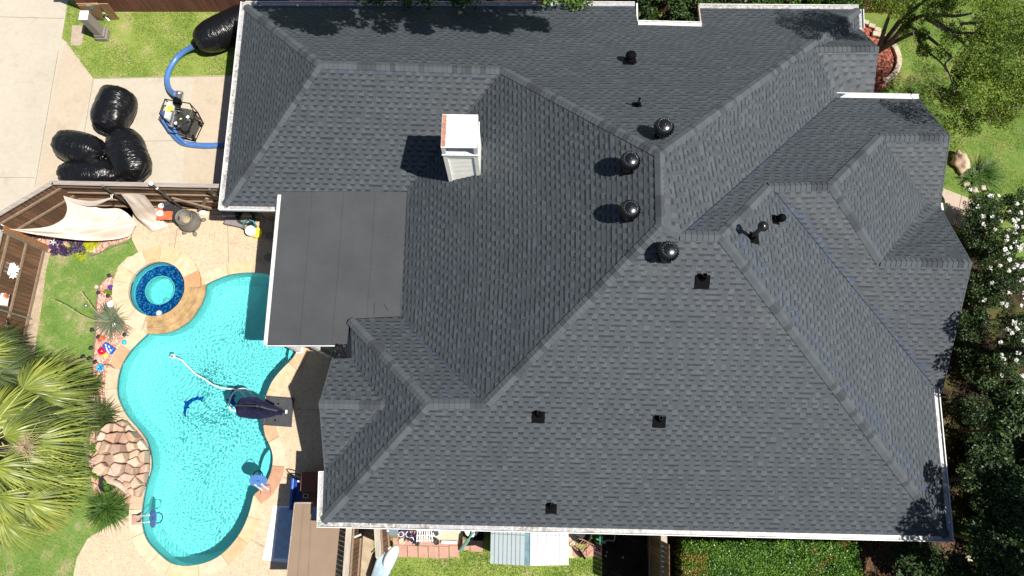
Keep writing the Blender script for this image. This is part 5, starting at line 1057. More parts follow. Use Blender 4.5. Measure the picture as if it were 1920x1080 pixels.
obj('cover', quadbox([(706, 1046, .45), (733, 1026, .5), (746, 1036, .5), (746, 1042, .5), (722, 1090, .45), (692, 1090, .45)], .3), simple('pale_blue_cover', (.34, .45, .52), .5, var=.35, scale=3), T, bevel=.05)
mb = MB(); rot = Matrix.Rotation(R_(60), 3, 'Z'); mb.blob(up(733, 1043, .52), (.36, .17, .13), 20, 12, rot=rot); obj('bolster', mb, MAT['shirtwhite'], T, smooth=True); mb = MB(); mb.tube([up(706, 1046, .5), up(733, 1025, .55)], .02, 8); obj('crossbar', mb, MAT['shirtwhite'], T)
for u, v in ((710, 1046), (735, 1030), (700, 1085), (722, 1085)): P = up(u, v, 0); mb = MB(); mb.box((P.x, P.y, .1), (.05, .05, .2)); obj('leg', mb, MAT['darkgrey'], T)
T = thing('deck_box', 'blue-grey storage box with white label under the south gutter', 'storage box', up(728, 1000, 0)); P = up(728, 993, .5); mb = MB(); mb.box((P.x, P.y + .1, .25), (.58, .5, .5)); obj('body', mb, MAT['bluegrey'], T); mb = MB(); mb.box((P.x, P.y + .1, .52), (.62, .54, .05)); obj('lid', mb, MAT['bluegrey'], T, bevel=.015); p = up(723, 995, .55); mb = MB(); mb.box(p, (.2, .05, .006)); obj('label', mb, MAT['shirtwhite'], T)
n_ = 0
for i, (x0, x1, y0, y1) in enumerate([(744, 763, 1022, 1044), (765, 783, 1023, 1044), (785, 802, 1024, 1045), (804, 822, 1024, 1046), (824, 841, 1024, 1046), (843, 861, 1023, 1044), (716, 735, 1010, 1022), (737, 762, 1008, 1021), (1100, 1128, 1020, 1043), (1074, 1098, 1030, 1043), (882, 905, 1012, 1034), (862, 880, 1012, 1030)]):
    P = ups([(x0, y0), (x1, y0 + .5), (x1, y1 + .5), (x0, y1)]); mb = MB(); mb.prism([(p.x, p.y) for p in P], 0, .03 + .004 * (i % 3))
    reg(obj('paving_slab', mb, MAT['paver'], bevel=.006), ['first pink slab from the left along the south lawn', 'second pink slab from the left along the south lawn', 'third pink slab from the left along the south lawn', 'fourth pink slab from the left along the south lawn', 'fifth pink slab from the left along the south lawn', 'last pink slab before the grass gap', 'small pink slab beside the blue-grey box', 'pink slab under the round plant stand', 'pink slab under the right wheel of the hand cart', 'pink slab under the left wheel of the hand cart', 'pink slab half in the pale shed shadow', 'pink slab next to the leaning green tube'][i], 'paver', 'pink pavers along the south wall')
mb = MB(); mb.prism([(p.x, p.y) for p in ups([(812, 990), (868, 990), (868, 1013), (812, 1012)])], 0, .02); reg(obj('cream_slab', mb, MAT['paver2']), 'cream slab with a small plant under the south gutter', 'paver')
mb = MB(); mb.prism([(p.x, p.y) for p in ups([(1066, 995), (1078, 995), (1078, 1046), (1066, 1046)])], 0, .02); reg(obj('cream_slab', mb, MAT['paver2']), 'cream slab strip right of the pale shed', 'paver')
mb = MB(); mb.prism([(p.x, p.y) for p in ups([(745, 985), (868, 985), (868, 1024), (745, 1022)])], 0, .012); obj('paved_strip', mb, MAT['paver'], kind='structure')
# white plant rack
T = thing('plant_rack', 'white wire plant rack with pots against the south wall', 'plant rack', up(800, 1005, 0))
for i in range(7): mb = MB(); mb.tube([up(784 + i * 4, 990, .5), up(781 + i * 5, 1016, .45)], .018, 6); obj('bar', mb, MAT['shirtwhite'], T)
for y in (994, 1004, 1013): mb = MB(); mb.tube([up(781, y, .5), up(812, y, .5)], .018, 6); obj('rail', mb, MAT['shirtwhite'], T)
for u, v in ((783, 1014), (811, 1014), (784, 992), (811, 992)): P = up(u, v, .45); mb = MB(); mb.box((P.x, P.y, .22), (.03, .03, .45)); obj('leg', mb, MAT['shirtwhite'], T)
for u, v, r, m_, l in ((755, 1000, .10, 'shirtwhite', 'tall white vase beside the blue-grey box'), (769, 1000, .12, 'shirtwhite', 'knobbly white garden vase left of the plant rack'), (774, 1010, .1, 'shirtwhite', 'white rounded urn below the knobbly vase'), (754, 1014, .12, 'paver2', 'flat cream dish in a wire ring on the pavers'), (820, 998, .13, 'shirtwhite', 'white pot with grey soil right of the plant rack'), (820, 1015, .09, 'grey', 'grey lantern pot at the right foot of the plant rack'), (784, 1018, .07, 'grey', 'little grey pot at the left foot of the plant rack')):
    P = up(u, v, 0); hh = .1 if r == .12 and m_ == 'paver2' else .34; T = thing('garden_pot', l, 'pot', P, 'pots and vases under the south gutter'); mb = MB(); mb.lathe(P, [(r * .7, 0), (r, hh * .6), (r * .8, hh), (r * .65, hh), (r * .6, hh * .85), (.001, hh * .85)], 20, cap=False); obj('vase', mb, MAT[m_], T, smooth=False)
    if m_ == 'shirtwhite': mb = MB(); mb.lathe(P, [(r * .58, hh * .87), (.001, hh * .88)], 16, cap=False); obj('soil', mb, MAT['grey'], T)
for u, v, h in ((763, 1001, .4), (778, 1006, .5), (809, 990, .4)):
    P = up(u, v, 0); mb = MB()
    for i in range(26): a = random.uniform(0, 6.28); d = Vector((math.cos(a), math.sin(a), 0)); mb.add([P + Vector((0, 0, .1)), P + d * .1 + Vector((-d.y * .02, d.x * .02, h * .8)), P + d * .2 + Vector((0, 0, h)), P + d * .1 + Vector((d.y * .02, -d.x * .02, h * .8))], [(0, 1, 2, 3)])
    reg(obj('potted_plant', mb, MAT['purple']), {763: 'dark purple plant between the white vases', 778: 'dark purple plant left of the white rack', 809: 'dark purple plant at the right end of the rack'}[u], 'plant', 'purple plants by the white rack')
mb = MB(); mb.tube([up(828, 1016, .06), up(857, 1017, .06)], .05, 10); reg(obj('white_tube', mb, MAT['shirtwhite']), 'white tube lying in front of the cream slab', 'tube')
mb = MB(); P = up(884, 993, .5); mb.lathe(P, [(.2, -.1), (.22, 0), (.16, .04), (.001, .05)], 24, cap=False); reg(obj('white_disc', mb, MAT['shirtwhite']), 'white round lid half under the gutter left of the shed', 'lid')
mb = MB(); mb.box(up(892, 1003, .3), (.5, .3, .35)); reg(obj('black_crate', mb, MAT['black_matte'], bevel=.02), 'black crate in the shed shadow under the white lid', 'crate')
mb = MB(); mb.tube([up(864, 1031, .1), up(878, 1012, .5)], .06, 10); mb.tube([up(878, 1012, .5), up(888, 998, .7)], .03, 8); reg(obj('green_tube', mb, simple('clear_green_tube', (.15, .32, .25), .2)), 'leaning translucent green tube left of the pale shed', 'tube')
# shed
T = thing('garden_shed', 'low pale panel shed with a smoked ridge strip under the south gutter', 'shed', up(990, 1020, 0)); ZS = 1.5; ZR = 1.78
sw, se, rw_, rs = up(919, 1057, ZS), up(1066, 1059, ZS), up(983, 1060.5, ZR), up(999, 1061, ZR); yN = up(990, 960, ZS).y; yS = (sw.y + se.y) / 2
for a, b, za, zb_, nm in ((sw.x, rw_.x, ZS, ZR, 0), (rs.x, se.x, ZR, ZS, 1)):
    mb = MB(); mb.add([(a, yS, za), (b, yS, zb_), (b, yN, zb_), (a, yN, za), (a, yS, za - .03), (b, yS, zb_ - .03), (b, yN, zb_ - .03), (a, yN, za - .03)], [(0, 1, 2, 3), (7, 6, 5, 4), (0, 4, 5, 1), (1, 5, 6, 2), (2, 6, 7, 3), (3, 7, 4, 0)]); ro = obj('roof_panel', mb, MAT['polycarb'] if nm == 0 else simple('sun_dimmed_panel', (.24, .27, .28), .4, var=.06, scale=3), T)  # sun-facing east panel gets a darker colour to offset its bright light
    k = 8
    for i in range(1, k): t = i / k; mb = MB(); x = a + (b - a) * t; z = za + (zb_ - za) * t + .004; mb.beam((x, yS, z), (x, yN, z), .014 if nm == 0 else .007, .012); obj('rib', mb, MAT['bluegrey'] if nm == 0 else MAT['grey'], ro)
mb = MB(); mb.add([(rw_.x, yS, ZR), (rs.x, yS, ZR), (rs.x, yN, ZR), (rw_.x, yN, ZR)], [(0, 1, 2, 3)]); obj('ridge_strip', mb, MAT['shade_glass'], T)
mb = MB(); mb.box(((rw_.x + rs.x) / 2 + .08, (yS + yN) / 2, ZR + .02), (.09, yN - yS, .02)); obj('ridge_trim', mb, MAT['polycarb'], T)
yc = up(990, 1002, ZS).y
mb = MB(); mb.beam((sw.x + .01, yc, ZS + .012), (rw_.x, yc, ZR + .01), .012, .008); mb.beam((rs.x, yc, ZR + .01), (se.x - .01, yc, ZS + .012), .012, .008); obj('cross_seam', mb, MAT['bluegrey'], T)
mb = MB(); mb.box(((sw.x + se.x) / 2, (yS + yN) / 2 + .05, .73), (se.x - sw.x - .1, yN - yS - .12, 1.45)); obj('wall', mb, MAT['polycarb'], T)
# hand cart
T = thing('hand_cart', 'rusty wire hand cart with two black wheels on the pink slabs', 'cart', up(1095, 1035, 0)); q = [(1078, 1028, .35), (1094, 1012, .35), (1118, 1024, .3), (1100, 1042, .25)]
mb = MB(); Q_ = ups(q); mb.tube(Q_ + [Q_[0]], .016, 6)
for i in range(1, 6): a = Q_[0].lerp(Q_[3], i / 6); b = Q_[1].lerp(Q_[2], i / 6); mb.tube([a, b], .007, 5)
mb.tube([up(1072, 1020, .6), Q_[0]], .016, 6); mb.tube([Q_[1], up(1086, 1010, .5)], .016, 6); obj('frame', mb, MAT['rust'], T)
for u, v in ((1090, 1038), (1118, 1022)): mb = MB(); mb.lathe(up(u, v, .2), [(.05, -.03), (.2, -.035), (.2, .035), (.05, .03)], 24, ax=(1, .75, 0)); obj('wheel', mb, MAT['black_matte'], T)
P = up(1090, 1000, 0); T = thing('tyre_planter', 'black round tub with a grey rim under the gutter right of the shed', 'tub', P); mb = MB(); mb.lathe(P, [(.26, 0), (.30, .3), (.27, .32), (.24, .28), (.22, .08), (.001, .08)], 30, cap=False); obj('rim', mb, MAT['darkgrey'], T)
mb = MB(); mb.box(up(1127, 1013, .3), (.1, .22, .1)); mb.tube([up(1118, 1010, .3), up(1135, 1018, .3)], .03, 8); reg(obj('green_reel', mb, MAT['green']), 'small green hose reel at the edge of the shade', 'hose reel')
mb = MB(); mb.tube(smooth_loop(ups([(1152, 1000, .5), (1153, 1008, .4), (1150, 1014, .3), (1140, 1013, .3), (1130, 1016, .3)]), 4, False), .015, 6); reg(obj('hose_end', mb, MAT['fence_cap']), 'pale curved hose end in the dark yard corner', 'hose')
mb = MB(); mb.blob(up(1067, 1010, .1), (.14, .06, .03), 8, 4); mb.tube([up(1066, 1017, .1), up(1075, 1011, .1)], .015, 6); reg(obj('toy_scooter', mb, MAT['redmulch']), 'pink and white toy by the right edge of the shed', 'toy')
for i, (u, v, l) in enumerate(((1138, 1035, 'upper pale ball in the shade right of the cart'), (1136, 1042, 'lower pale ball in the shade right of the cart'), (1168, 1045, 'pale ball alone in the middle of the dark yard'))): mb = MB(); mb.blob(up(u, v, .03), (.035, .035, .035), 10, 6); reg(obj('ball', mb, MAT['drystalk']), l, 'ball', 'balls in the shaded yard')
# tall screen casting the shade over the south yard
T = thing('yard_gate', 'tall dark wooden gate standing in the shaded south yard', 'gate', up(1205, 1040, 0)); a, b = fz(up(1216, 1000, 0)), fz(up(1216, 1120, 0)); mb = MB()
for i in range(14): p = a.lerp(b, (i + .5) / 14); mb.box((p.x, p.y, 1.55), (.02, (b - a).length / 14 - .01, 3.1))
obj('boards', mb, MAT['fence'], T); mb = MB(); mb.beam(a + Vector((-.04, 0, .5)), b + Vector((-.04, 0, .5)), .05, .09); mb.beam(a + Vector((-.04, 0, 2.2)), b + Vector((-.04, 0, 2.2)), .05, .09); obj('rail', mb, MAT['fence_rail'], T)
# east: porch chair
T = thing('porch_glider', 'curved green seat back peeping out under the east eave by the walk', 'garden chair', up(1755, 385, 0)); mb = MB()
P = ups([(1764, 361, .9), (1771, 373, .95), (1774, 388, .95), (1772, 404, .9)]); Pi = ups([(1750, 363, .55), (1752, 376, .55), (1754, 390, .55), (1755, 403, .55)]); mb.add(P + Pi + [p - Vector((0, 0, .06)) for p in P] + [p - Vector((0, 0, .06)) for p in Pi], [(i, i + 1, 5 + i, 4 + i) for i in range(3)] + [(8 + i, 12 + i, 13 + i, 9 + i) for i in range(3)] + [(i, 8 + i, 9 + i, i + 1) for i in range(3)]); obj('backrest', mb, simple('mid_green_paint', (.12, .24, .10), .6), T)
mb = MB(); mb.box(up(1762, 390, .75), (.06, .25, .3)); obj('cushion', mb, MAT['shirtwhite'], T)
for u, v in ((1752, 366), (1752, 400)): P = up(u, v, 0); mb = MB(); mb.box((P.x, P.y, .25), (.05, .05, .5)); obj('leg', mb, MAT['olive'], T)
# ------------------------------------------------------------ vegetation
def leafcloud(name, parent, clumps, size, mats, upbias=.5, mix=None, shape=.55, **kw):
    "clumps: (centre, (rx,ry,rz), n); every leaf is a small folded blade of its own"
    P = []
    for c, r, n in clumps:
        d = rng.normal(size=(n, 3)); d /= np.linalg.norm(d, axis=1)[:, None]; rad = rng.uniform(.25, 1, n) ** .45; P.append(np.array(c)[None] + d * rad[:, None] * np.array(r)[None])
    P = np.concatenate(P); P = P[P[:, 2] > .02]; n = len(P)
    a = rng.normal(size=(n, 3)); a[:, 2] *= .5; a /= np.linalg.norm(a, axis=1)[:, None]
    nn = rng.normal(size=(n, 3)) + np.array([0, 0, upbias * 2]); nn -= (nn * a).sum(1)[:, None] * a; nn /= np.linalg.norm(nn, axis=1)[:, None] + 1e-9
    b = np.cross(a, nn); s = (rng.uniform(.6, 1.25, n) * size)[:, None]
    V = np.stack([P - a * s, P + b * s * shape, P + a * s + nn * s * -.25, P - b * s * shape], 1).reshape(-1, 3)
    mi = None
    if mix: mi = (rng.uniform(size=n) < mix).astype(int)
    return tri_mesh(name, V, np.arange(n * 4).reshape(-1, 4), mats, parent, mi, **kw)
def randclumps(c, R, k, r, n, flat=.6):
    out = []
    for i in range(k):
        d = rng.normal(size=3); d /= np.linalg.norm(d); d[2] *= .8; q = np.array(c) + d * np.array(R) * rng.uniform(.35, 1) ** .5; rr = r * rng.uniform(.6, 1.3); out.append((q, (rr, rr, rr * flat), int(n * rng.uniform(.6, 1.3))))
    return out
def limbs(parent, base, tips, r0, mat='bark', wob=.12):
    for tp in tips:
        mb = MB(); a, b = Vector(base), Vector(tp); k = 7; P = []
        for i in range(k + 1):
            t = i / k; p = a.lerp(b, t); p.z = a.z + (b.z - a.z) * (t ** .85); w = wob * math.sin(math.pi * t) * (b - a).length; P.append(p + Vector((noise.noise(p * .7 + Vector((tp[0], 0, 0))), noise.noise(p * .7 + Vector((0, tp[1], 5))), 0)) * w * 1.6)
        mb.tube(P, [max(.008, r0 * (1 - .85 * i / k)) for i in range(k + 1)], 8); obj('limb', mb, MAT[mat], parent, smooth=True)
def tree(name, label, base, height, R, leafm, nclump, nleaf, lsize, off=(0, 0), trunk=.14, cr=.55, group=None, tips=6, cat='tree', mix=None, mats=None):
    T = thing(name, label, cat, base, group); b = Vector(base); top = b + Vector((off[0], off[1], height - R[2]))
    mb = MB(); P = [b + (top - b) * (i / 6) + Vector((noise.noise(Vector((i, b.x, 0))) * .15, noise.noise(Vector((i, b.y, 3))) * .15, 0)) * min(1, i) for i in range(7)]; mb.tube(P, [trunk * (1 - .1 * i) for i in range(7)], 10); obj('trunk', mb, MAT['bark'], T, smooth=True)
    tp = []
    for i in range(tips): a = 6.28 * i / tips + .4; tp.append((top.x + R[0] * .75 * math.cos(a), top.y + R[1] * .75 * math.sin(a), top.z + random.uniform(-.2, .6) * R[2]))
    limbs(T, P[4], tp, trunk * .55)
    leafcloud('crown', T, randclumps(top, R, nclump, cr, nleaf), lsize, mats or MAT[leafm], mix=mix); return T
# trees north of the house: crowns overhang the eave and shade it
for i, (x, y, r, l) in enumerate(((-4.1, 13.0, 1.5, 'bright-leaved tree over the long north eave, left of the others'), (-1.2, 12.9, 1.9, 'bright-leaved tree over the middle of the north eave'), (1.7, 13.0, 1.9, 'bright-leaved tree over the north eave towards the notch'))):
    T = thing('shade_tree', l, 'tree', (x, 15.2, 0), 'trees along the north side'); mb = MB(); P = [Vector((x, 15.2, 0)), Vector((x + .1, 15.1, 3)), Vector((x, 14.4, 5.5)), Vector((x, 13.2, 7.4))]; mb.tube(P, [.16, .13, .1, .05], 10); obj('trunk', mb, MAT['bark'], T, smooth=True)
    limbs(T, P[2], [(x - r * .7, y, 8), (x + r * .7, y + .3, 8.1), (x, y - .3, 8.3), (x - .3, y + 1.4, 8.6)], .06); cl = []
    for _ in range(90): a = random.uniform(0, 6.28); q = random.random() ** .5; e = 1 + .35 * noise.noise(Vector((a * 1.5, i * 4., 0))) ; cl.append(((x + math.cos(a) * q * r * e, y + .45 + math.sin(a) * q * 1.25 * e, 8.1 + random.uniform(-.6, .9)), (.3, .3, .22), 150))
    leafcloud('crown', T, cl, .07, MAT['leaf_mid'])
for i, (u, v, z, l) in enumerate(((690, -2, 3.2, 'leaf tips hanging over the north gutter, furthest left'), (778, 2, 3.2, 'leaf tips hanging over the north gutter, second from the left'), (868, 4, 3.1, 'leaf tips hanging over the north gutter, third from the left'), (1030, -2, 3.3, 'widest leaf tips hanging over the north gutter'), (1080, 6, 3.0, 'leaf tips reaching furthest down the roof before the notch'))):
    p = up(u, v + 3, z); T = thing('overhanging_branch', l, 'branch', p, 'branches over the north gutter'); mb = MB(); mb.tube([p + Vector((0, 2.0, -.2)), p + Vector((.1, .8, .2)), p], [.03, .02, .008], 6); obj('stem', mb, MAT['bark'], T); leafcloud('leaves', T, [(p + Vector((random.uniform(-.45, .45), random.uniform(-.12, .4), .05)), (.28, .22, .15), 34) for _ in range(7)], .07, MAT['leaf_mid'])
def bush(name, label, c, R, leafm, k, n, ls, cr=.3, group=None, mix=None, mats=None, cat='shrub'):
    T = thing(name, label, cat, (c[0], c[1], 0), group); mb = MB()
    for i in range(5): a = 6.28 * i / 5; mb.tube([(c[0], c[1], 0), (c[0] + R[0] * .5 * math.cos(a), c[1] + R[1] * .5 * math.sin(a), c[2])], [.03, .01], 5)
    obj('stems', mb, MAT['bark'], T); leafcloud('foliage', T, randclumps(c, R, k, cr, n), ls, mats or MAT[leafm], mix=mix); return T
for u, v, l, lm in ((1225, 0, 'shrub filling the left half of the notch in the north eave', 'leaf_dark'), (1285, 0, 'shrub filling the right half of the notch in the north eave', 'leaf_dark'), (1360, -20, 'dark shrub just right of the north eave notch', 'leaf_dark'), (1440, -20, 'shrub behind the north eave near the east corner', 'leaf_mid'), (1510, -18, 'shrub behind the north eave, last but one before the corner', 'leaf_mid'), (1575, -12, 'shrub at the north-east corner of the house', 'leaf_mid')):
    p = up(u, v, 1.6); bush('side_shrub', l, (p.x, p.y + .1, 1.6), (.75, .75, .8), lm, 24, 200, .055, .32, 'shrubs along the north side')
# big multi-stem tree on the north-east bed
nb = up(1640, 108, 0); T = thing('spreading_tree', 'sparse yellow-green tree with bare grey limbs over the red bark bed', 'tree', nb)
mainp = [[(1640, 96, .0), (1668, 66, 1.2), (1690, 36, 2.1), (1722, 10, 3.0), (1760, -20, 4.0)], [(1640, 96, .0), (1672, 76, 1.3), (1700, 45, 2.2), (1735, 28, 3.0), (1790, 30, 3.6), (1822, 25, 3.9)], [(1640, 100, .0), (1690, 72, 1.5), (1725, 62, 2.2), (1760, 85, 2.8), (1785, 108, 3.2)], [(1700, 45, 2.2), (1725, 62, 2.4), (1722, 76, 2.5), (1740, 97, 2.7), (1765, 118, 2.9), (1776, 135, 3.0)], [(1735, 28, 3.0), (1746, 8, 3.4), (1760, -10, 3.7)], [(1752, 38, 3.1), (1790, 60, 3.5), (1825, 62, 3.8), (1870, 70, 4.2)], [(1735, 34, 3.0), (1765, 52, 3.3), (1800, 75, 3.6), (1835, 110, 3.9), (1860, 150, 4.0)], [(1800, 45, 3.7), (1850, 40, 4.1), (1905, 30, 4.6), (1960, 20, 5)], [(1785, 108, 3.2), (1772, 120, 3.1), (1780, 140, 3.2), (1790, 175, 3.4)], [(1650, 84, .9), (1660, 50, 1.8), (1672, 20, 2.6), (1690, -10, 3.3)]]
for i, P in enumerate(mainp): mb = MB(); Q = smooth_loop(ups(P), 4, False); r = [.11, .10, .085, .05, .04, .05, .05, .045, .03, .08][i]; k = len(Q); mb.tube(Q, [r * (1 - .75 * j / k) + .006 for j in range(k)], 8); obj('limb', mb, MAT['twig'] if i in (3, 8, 6) else MAT['bark'], T, smooth=True)
for _ in range(40):
    u, v, z = random.uniform(1700, 1930), random.uniform(-10, 260), random.uniform(3, 4.6)
    if u < 1700 + max(0, v - 60) * .4: continue
    a = up(u, v, z); d = Vector((random.uniform(-.1, 1), random.uniform(-.8, .5), random.uniform(-.15, .3))) * .9; mb = MB(); mb.tube([a, a + d * .5 + Vector((random.uniform(-.08, .08),) * 3), a + d], [.014, .009, .004], 5); obj('twig', mb, MAT['bark'], T)
cl = []
for (u, v, z, r, n) in ((1760, 15, 3.4, .5, 260), (1740, 100, 2.6, .3, 120), (1775, 180, 3.0, .35, 160), (1690, 20, 2.8, .4, 200), (1725, 70, 2.6, .25, 90), (1770, 60, 3.2, .3, 90), (1660, 5, 3, .5, 220), (1640, 0, 2.8, .4, 110), (1700, 50, 2.4, .22, 70), (1705, 30, 2.6, .2, 50), (1745, 42, 3.2, .18, 40), (1850, 15, 4.6, .6, 280), (1900, 30, 4.7, .7, 340), (1810, 110, 3.6, .4, 150), (1850, 120, 4.0, .6, 330), (1900, 120, 4.4, .7, 400), (1870, 170, 3.9, .6, 360), (1830, 150, 3.5, .45, 240), (1910, 180, 4.0, .6, 340), (1850, 210, 3.3, .45, 260), (1800, 190, 3.0, .35, 160), (1795, 235, 2.6, .32, 150), (1870, 80, 4.2, .5, 220), (1830, 60, 4.0, .35, 120), (1920, 80, 4.5, .5, 220), (1800, 150, 3.3, .25, 80), (1810, 215, 2.8, .3, 130), (1890, 215, 3.3, .35, 130), (1870, -10, 4.8, .6, 240), (1780, 5, 3.6, .3, 90), (1930, 140, 4.4, .6, 280)):
    c = up(u, v, z)
    for _ in range(5): q = Vector((c.x + random.gauss(0, r * .6), c.y + random.gauss(0, r * .6), c.z + random.gauss(0, r * .35))); cl.append((q, (r * .85, r * .85, r * .5), int(n * 1.9)))
# high crown that shades the corner of the roof
for _ in range(30): cl.append(((random.uniform(10.4, 12.4), random.uniform(12.45, 13.6), random.uniform(6.1, 7.2)), (.36, .36, .25), 330))
for _ in range(9): cl.append(((random.uniform(12.3, 13.2), random.uniform(9.8, 10.5), random.uniform(5.2, 5.9)), (.3, .3, .2), 160))
for _ in range(34): cl.append(((random.uniform(15.3, 18.6), random.uniform(10.6, 12.9), random.uniform(5.3, 6.8)), (.5, .5, .3), 330))
leafcloud('crown', T, cl, .031, MAT['leaf_yel'], .3)
# stone ring round the bed
k = 0
for a in range(-66, 80, 12):
    c = up(1634, 110, 0); r = .95; k += 1; aa = R_(a); p = Vector((c.x + r * math.cos(aa), c.y + r * math.sin(aa) * 1.05, .07)); mb = MB(); mb.box((p.x, p.y, .07), (.20, .24 * random.uniform(.8, 1.1), .14), 0, aa + random.uniform(-.1, .1)); reg(obj('edging_stone', mb, MAT['limestone'], bevel=.03), 'pale block in the curved stone edge of the red bark bed', 'edging stone', 'stones edging the red bark bed')
for i, (u, v, l) in enumerate(((1622, 42, 'first cream block of the short row beside the white gutter corner'), (1634, 49, 'middle cream block of the short row beside the white gutter corner'), (1645, 56, 'last cream block of the short row beside the white gutter corner'))): p = up(u, v, .06); mb = MB(); mb.box(p, (.24, .17, .12), 0, -.35); reg(obj('edging_stone', mb, MAT['limestone'], bevel=.02), l, 'edging stone')
# boulder, stones and yucca shrub on the east lawn
mb = MB(); p = up(1800, 303, .12); mb.blob(p, (.26, .40, .26), 24, 16, jit=.25, seed=6, rot=Matrix.Rotation(R_(22), 3, 'Z')); reg(obj('boulder', mb, MAT['rock'], smooth=True), 'large pinkish boulder lying on the east lawn', 'boulder')
for i, (u, v, r, l) in enumerate(((1826, 356, .16, 'broad pale stone at the front of the yucca ring'), (1842, 352, .12, 'pale stone at the right end of the yucca ring'), (1811, 345, .12, 'pale stone at the left of the yucca ring'), (1805, 330, .12, 'shadowed stone between the boulder and the yucca'), (1857, 368, .13, 'white stone on the grass in front of the roses'), (1872, 367, .06, 'small white stone near the roses'), (1834, 314, .06, 'pale pebble behind the yucca'))): mb = MB(); p = up(u, v, r * .4); mb.blob(p, (r, r * .8, r * .6), 12, 8, jit=.35, seed=i + 11); reg(obj('stone', mb, MAT['shirtwhite'] if i in (4, 5) else MAT['limestone'], smooth=True), l, 'stone')
def tuft(name, label, u, v, n, L, z=.05, mat='blade', w=.012, spread=1., parent=None, group=None, flat=.35, droop=.5, cat='ornamental grass', dirs=None, seg=5):
    c = np.array(up(u, v, z)); T = parent or thing(name, label, cat, (c[0], c[1], 0), group)
    a = rng.uniform(0, 6.283, n); el = np.clip(rng.normal(flat, .35, n), .02, 1.45); LL = L * rng.uniform(.6, 1.1, n)
    if dirs: a = rng.normal(dirs[0], dirs[1], n)
    V = []; Fs = []; dx = np.cos(a) * np.cos(el); dy = np.sin(a) * np.cos(el); dz = np.sin(el) ; k = 0
    base = c[None] + rng.normal(0, .05 * spread, (n, 3)) * [1, 1, 0]
    wx, wy = -np.sin(a), np.cos(a); rows = []
    for i in range(seg + 1):
        t = i / seg; p = base + np.stack([dx, dy, dz], 1) * (LL * t)[:, None]; p[:, 2] -= droop * LL * t * t * .8; p[:, 2] = np.maximum(p[:, 2], .03 + .01 * (1 - t)); ww = w * (1 - t) ** .6 + .001
        rows += [p + np.stack([wx, wy, 0 * wx], 1) * ww, p - np.stack([wx, wy, 0 * wx], 1) * ww]
    V = np.stack(rows, 1); m = 2 * (seg + 1); idx = np.arange(n)[:, None] * m; q = []
    for i in range(seg): q.append(idx + np.array([[2 * i, 2 * i + 1, 2 * i + 3, 2 * i + 2]]))
    return T, tri_mesh('blades', V.reshape(-1, 3), np.concatenate(q), MAT[mat], T)
tuft('yucca_shrub', 'spiky dark yucca with thin stems inside the stone ring', 1822, 335, 260, .6, mat='leaf_mid', w=.012, cat='shrub'); 
T, _ = tuft('arching_shrub', 'thin-stemmed arching shrub spreading right of the yucca', 1838, 328, 240, 1.0, mat='leaf_mid', w=.008, flat=.5, cat='shrub', dirs=(.2, .8))
# ornamental grasses of the pool bed
T, _ = tuft('red_yucca', 'grey-green grass tuft with two long flower stalks by the spa', 211, 600, 420, .82, w=.010, flat=.3, group='spiky tufts around the pool')
for P in ([(211, 602, .1), (180, 601, .5), (150, 590, .9), (120, 572, 1.2), (97, 561, 1.35)], [(205, 598, .1), (182, 585, .5), (165, 565, .9), (150, 545, 1.1)]):
    Q = smooth_loop(ups(P), 5, False); mb = MB(); mb.tube(Q, [.012] * len(Q), 5)
    for i in range(len(Q) // 2, len(Q), 2): mb.blob(Q[i] + Vector((random.uniform(-.05, .05), random.uniform(-.05, .05), .02)), (.03, .02, .02), 6, 4)
    obj('flower_stalk', mb, MAT['drystalk'], T)
tuft('spiky_grass', 'wide green tuft between the palm and the rock mound', 190, 782, 560, .78, w=.013, flat=.4, group='spiky tufts around the pool', mat='palm_dark')
tuft('spiky_grass', 'small dark tuft at the tips of the palm leaves above the rocks', 172, 722, 300, .55, w=.012, flat=.5, group='spiky tufts around the pool', mat='palm_dark')
tuft('spiky_grass', 'broad grey-green tuft at the foot of the rock mound by the patio', 203, 952, 620, .82, w=.011, flat=.35, mat='leaf_mid', group='spiky tufts around the pool')
for u, v, l in ((180, 838, 'low green plant at the top left of the rock mound'), (181, 890, 'bright green leafy plant left of the sunken pot'), (208, 912, 'small plant growing in the sunken dark pot')): p = up(u, v, .1); T = thing('ground_plant', l, 'plant', (p.x, p.y, 0), 'small plants by the rock mound'); leafcloud('leaves', T, randclumps((p.x, p.y, .12), (.2, .2, .1), 8, .12, 60), .035, MAT['leaf_hedge'])
p = up(205, 548, .1); T = thing('ground_plant', 'yellowish low plant by the purple glass disc', 'plant', (p.x, p.y, 0)); leafcloud('leaves', T, randclumps((p.x, p.y, .08), (.14, .14, .06), 6, .08, 50), .03, MAT['leaf_yel'])
# purple and lime plants
p = up(125, 464, .15); T = thing('purple_plants', 'mass of dark purple heart plants under the shade sail', 'plant', (p.x, p.y, 0)); cl = []
for i in range(34): q = up(random.uniform(98, 155), random.uniform(450, 474), .15); cl.append(((q.x, q.y, .14), (.12, .12, .12), 48))
leafcloud('leaves', T, cl, .04, MAT['purple'], .4)
for u, v, r, l in ((134, 466, .17, 'yellow-green grassy plant, the left one in the purple bed'), (157, 464, .16, 'yellow-green grassy plant, the middle one in the purple bed'), (178, 456, .13, 'yellow-green grassy plant at the right end of the purple bed'), (153, 478, .13, 'small yellow-green plant lowest at the lawn edge'), (168, 462, .12, 'yellow-green plant between the middle and right ones')): tuft('lime_plant', l, u, v, 150, r * 1.7, mat='lime', w=.014, flat=.7, group='yellow-green plants by the sail', cat='plant')
p = up(100, 455, .2); mb = MB(); c = up(99, 454, .35)
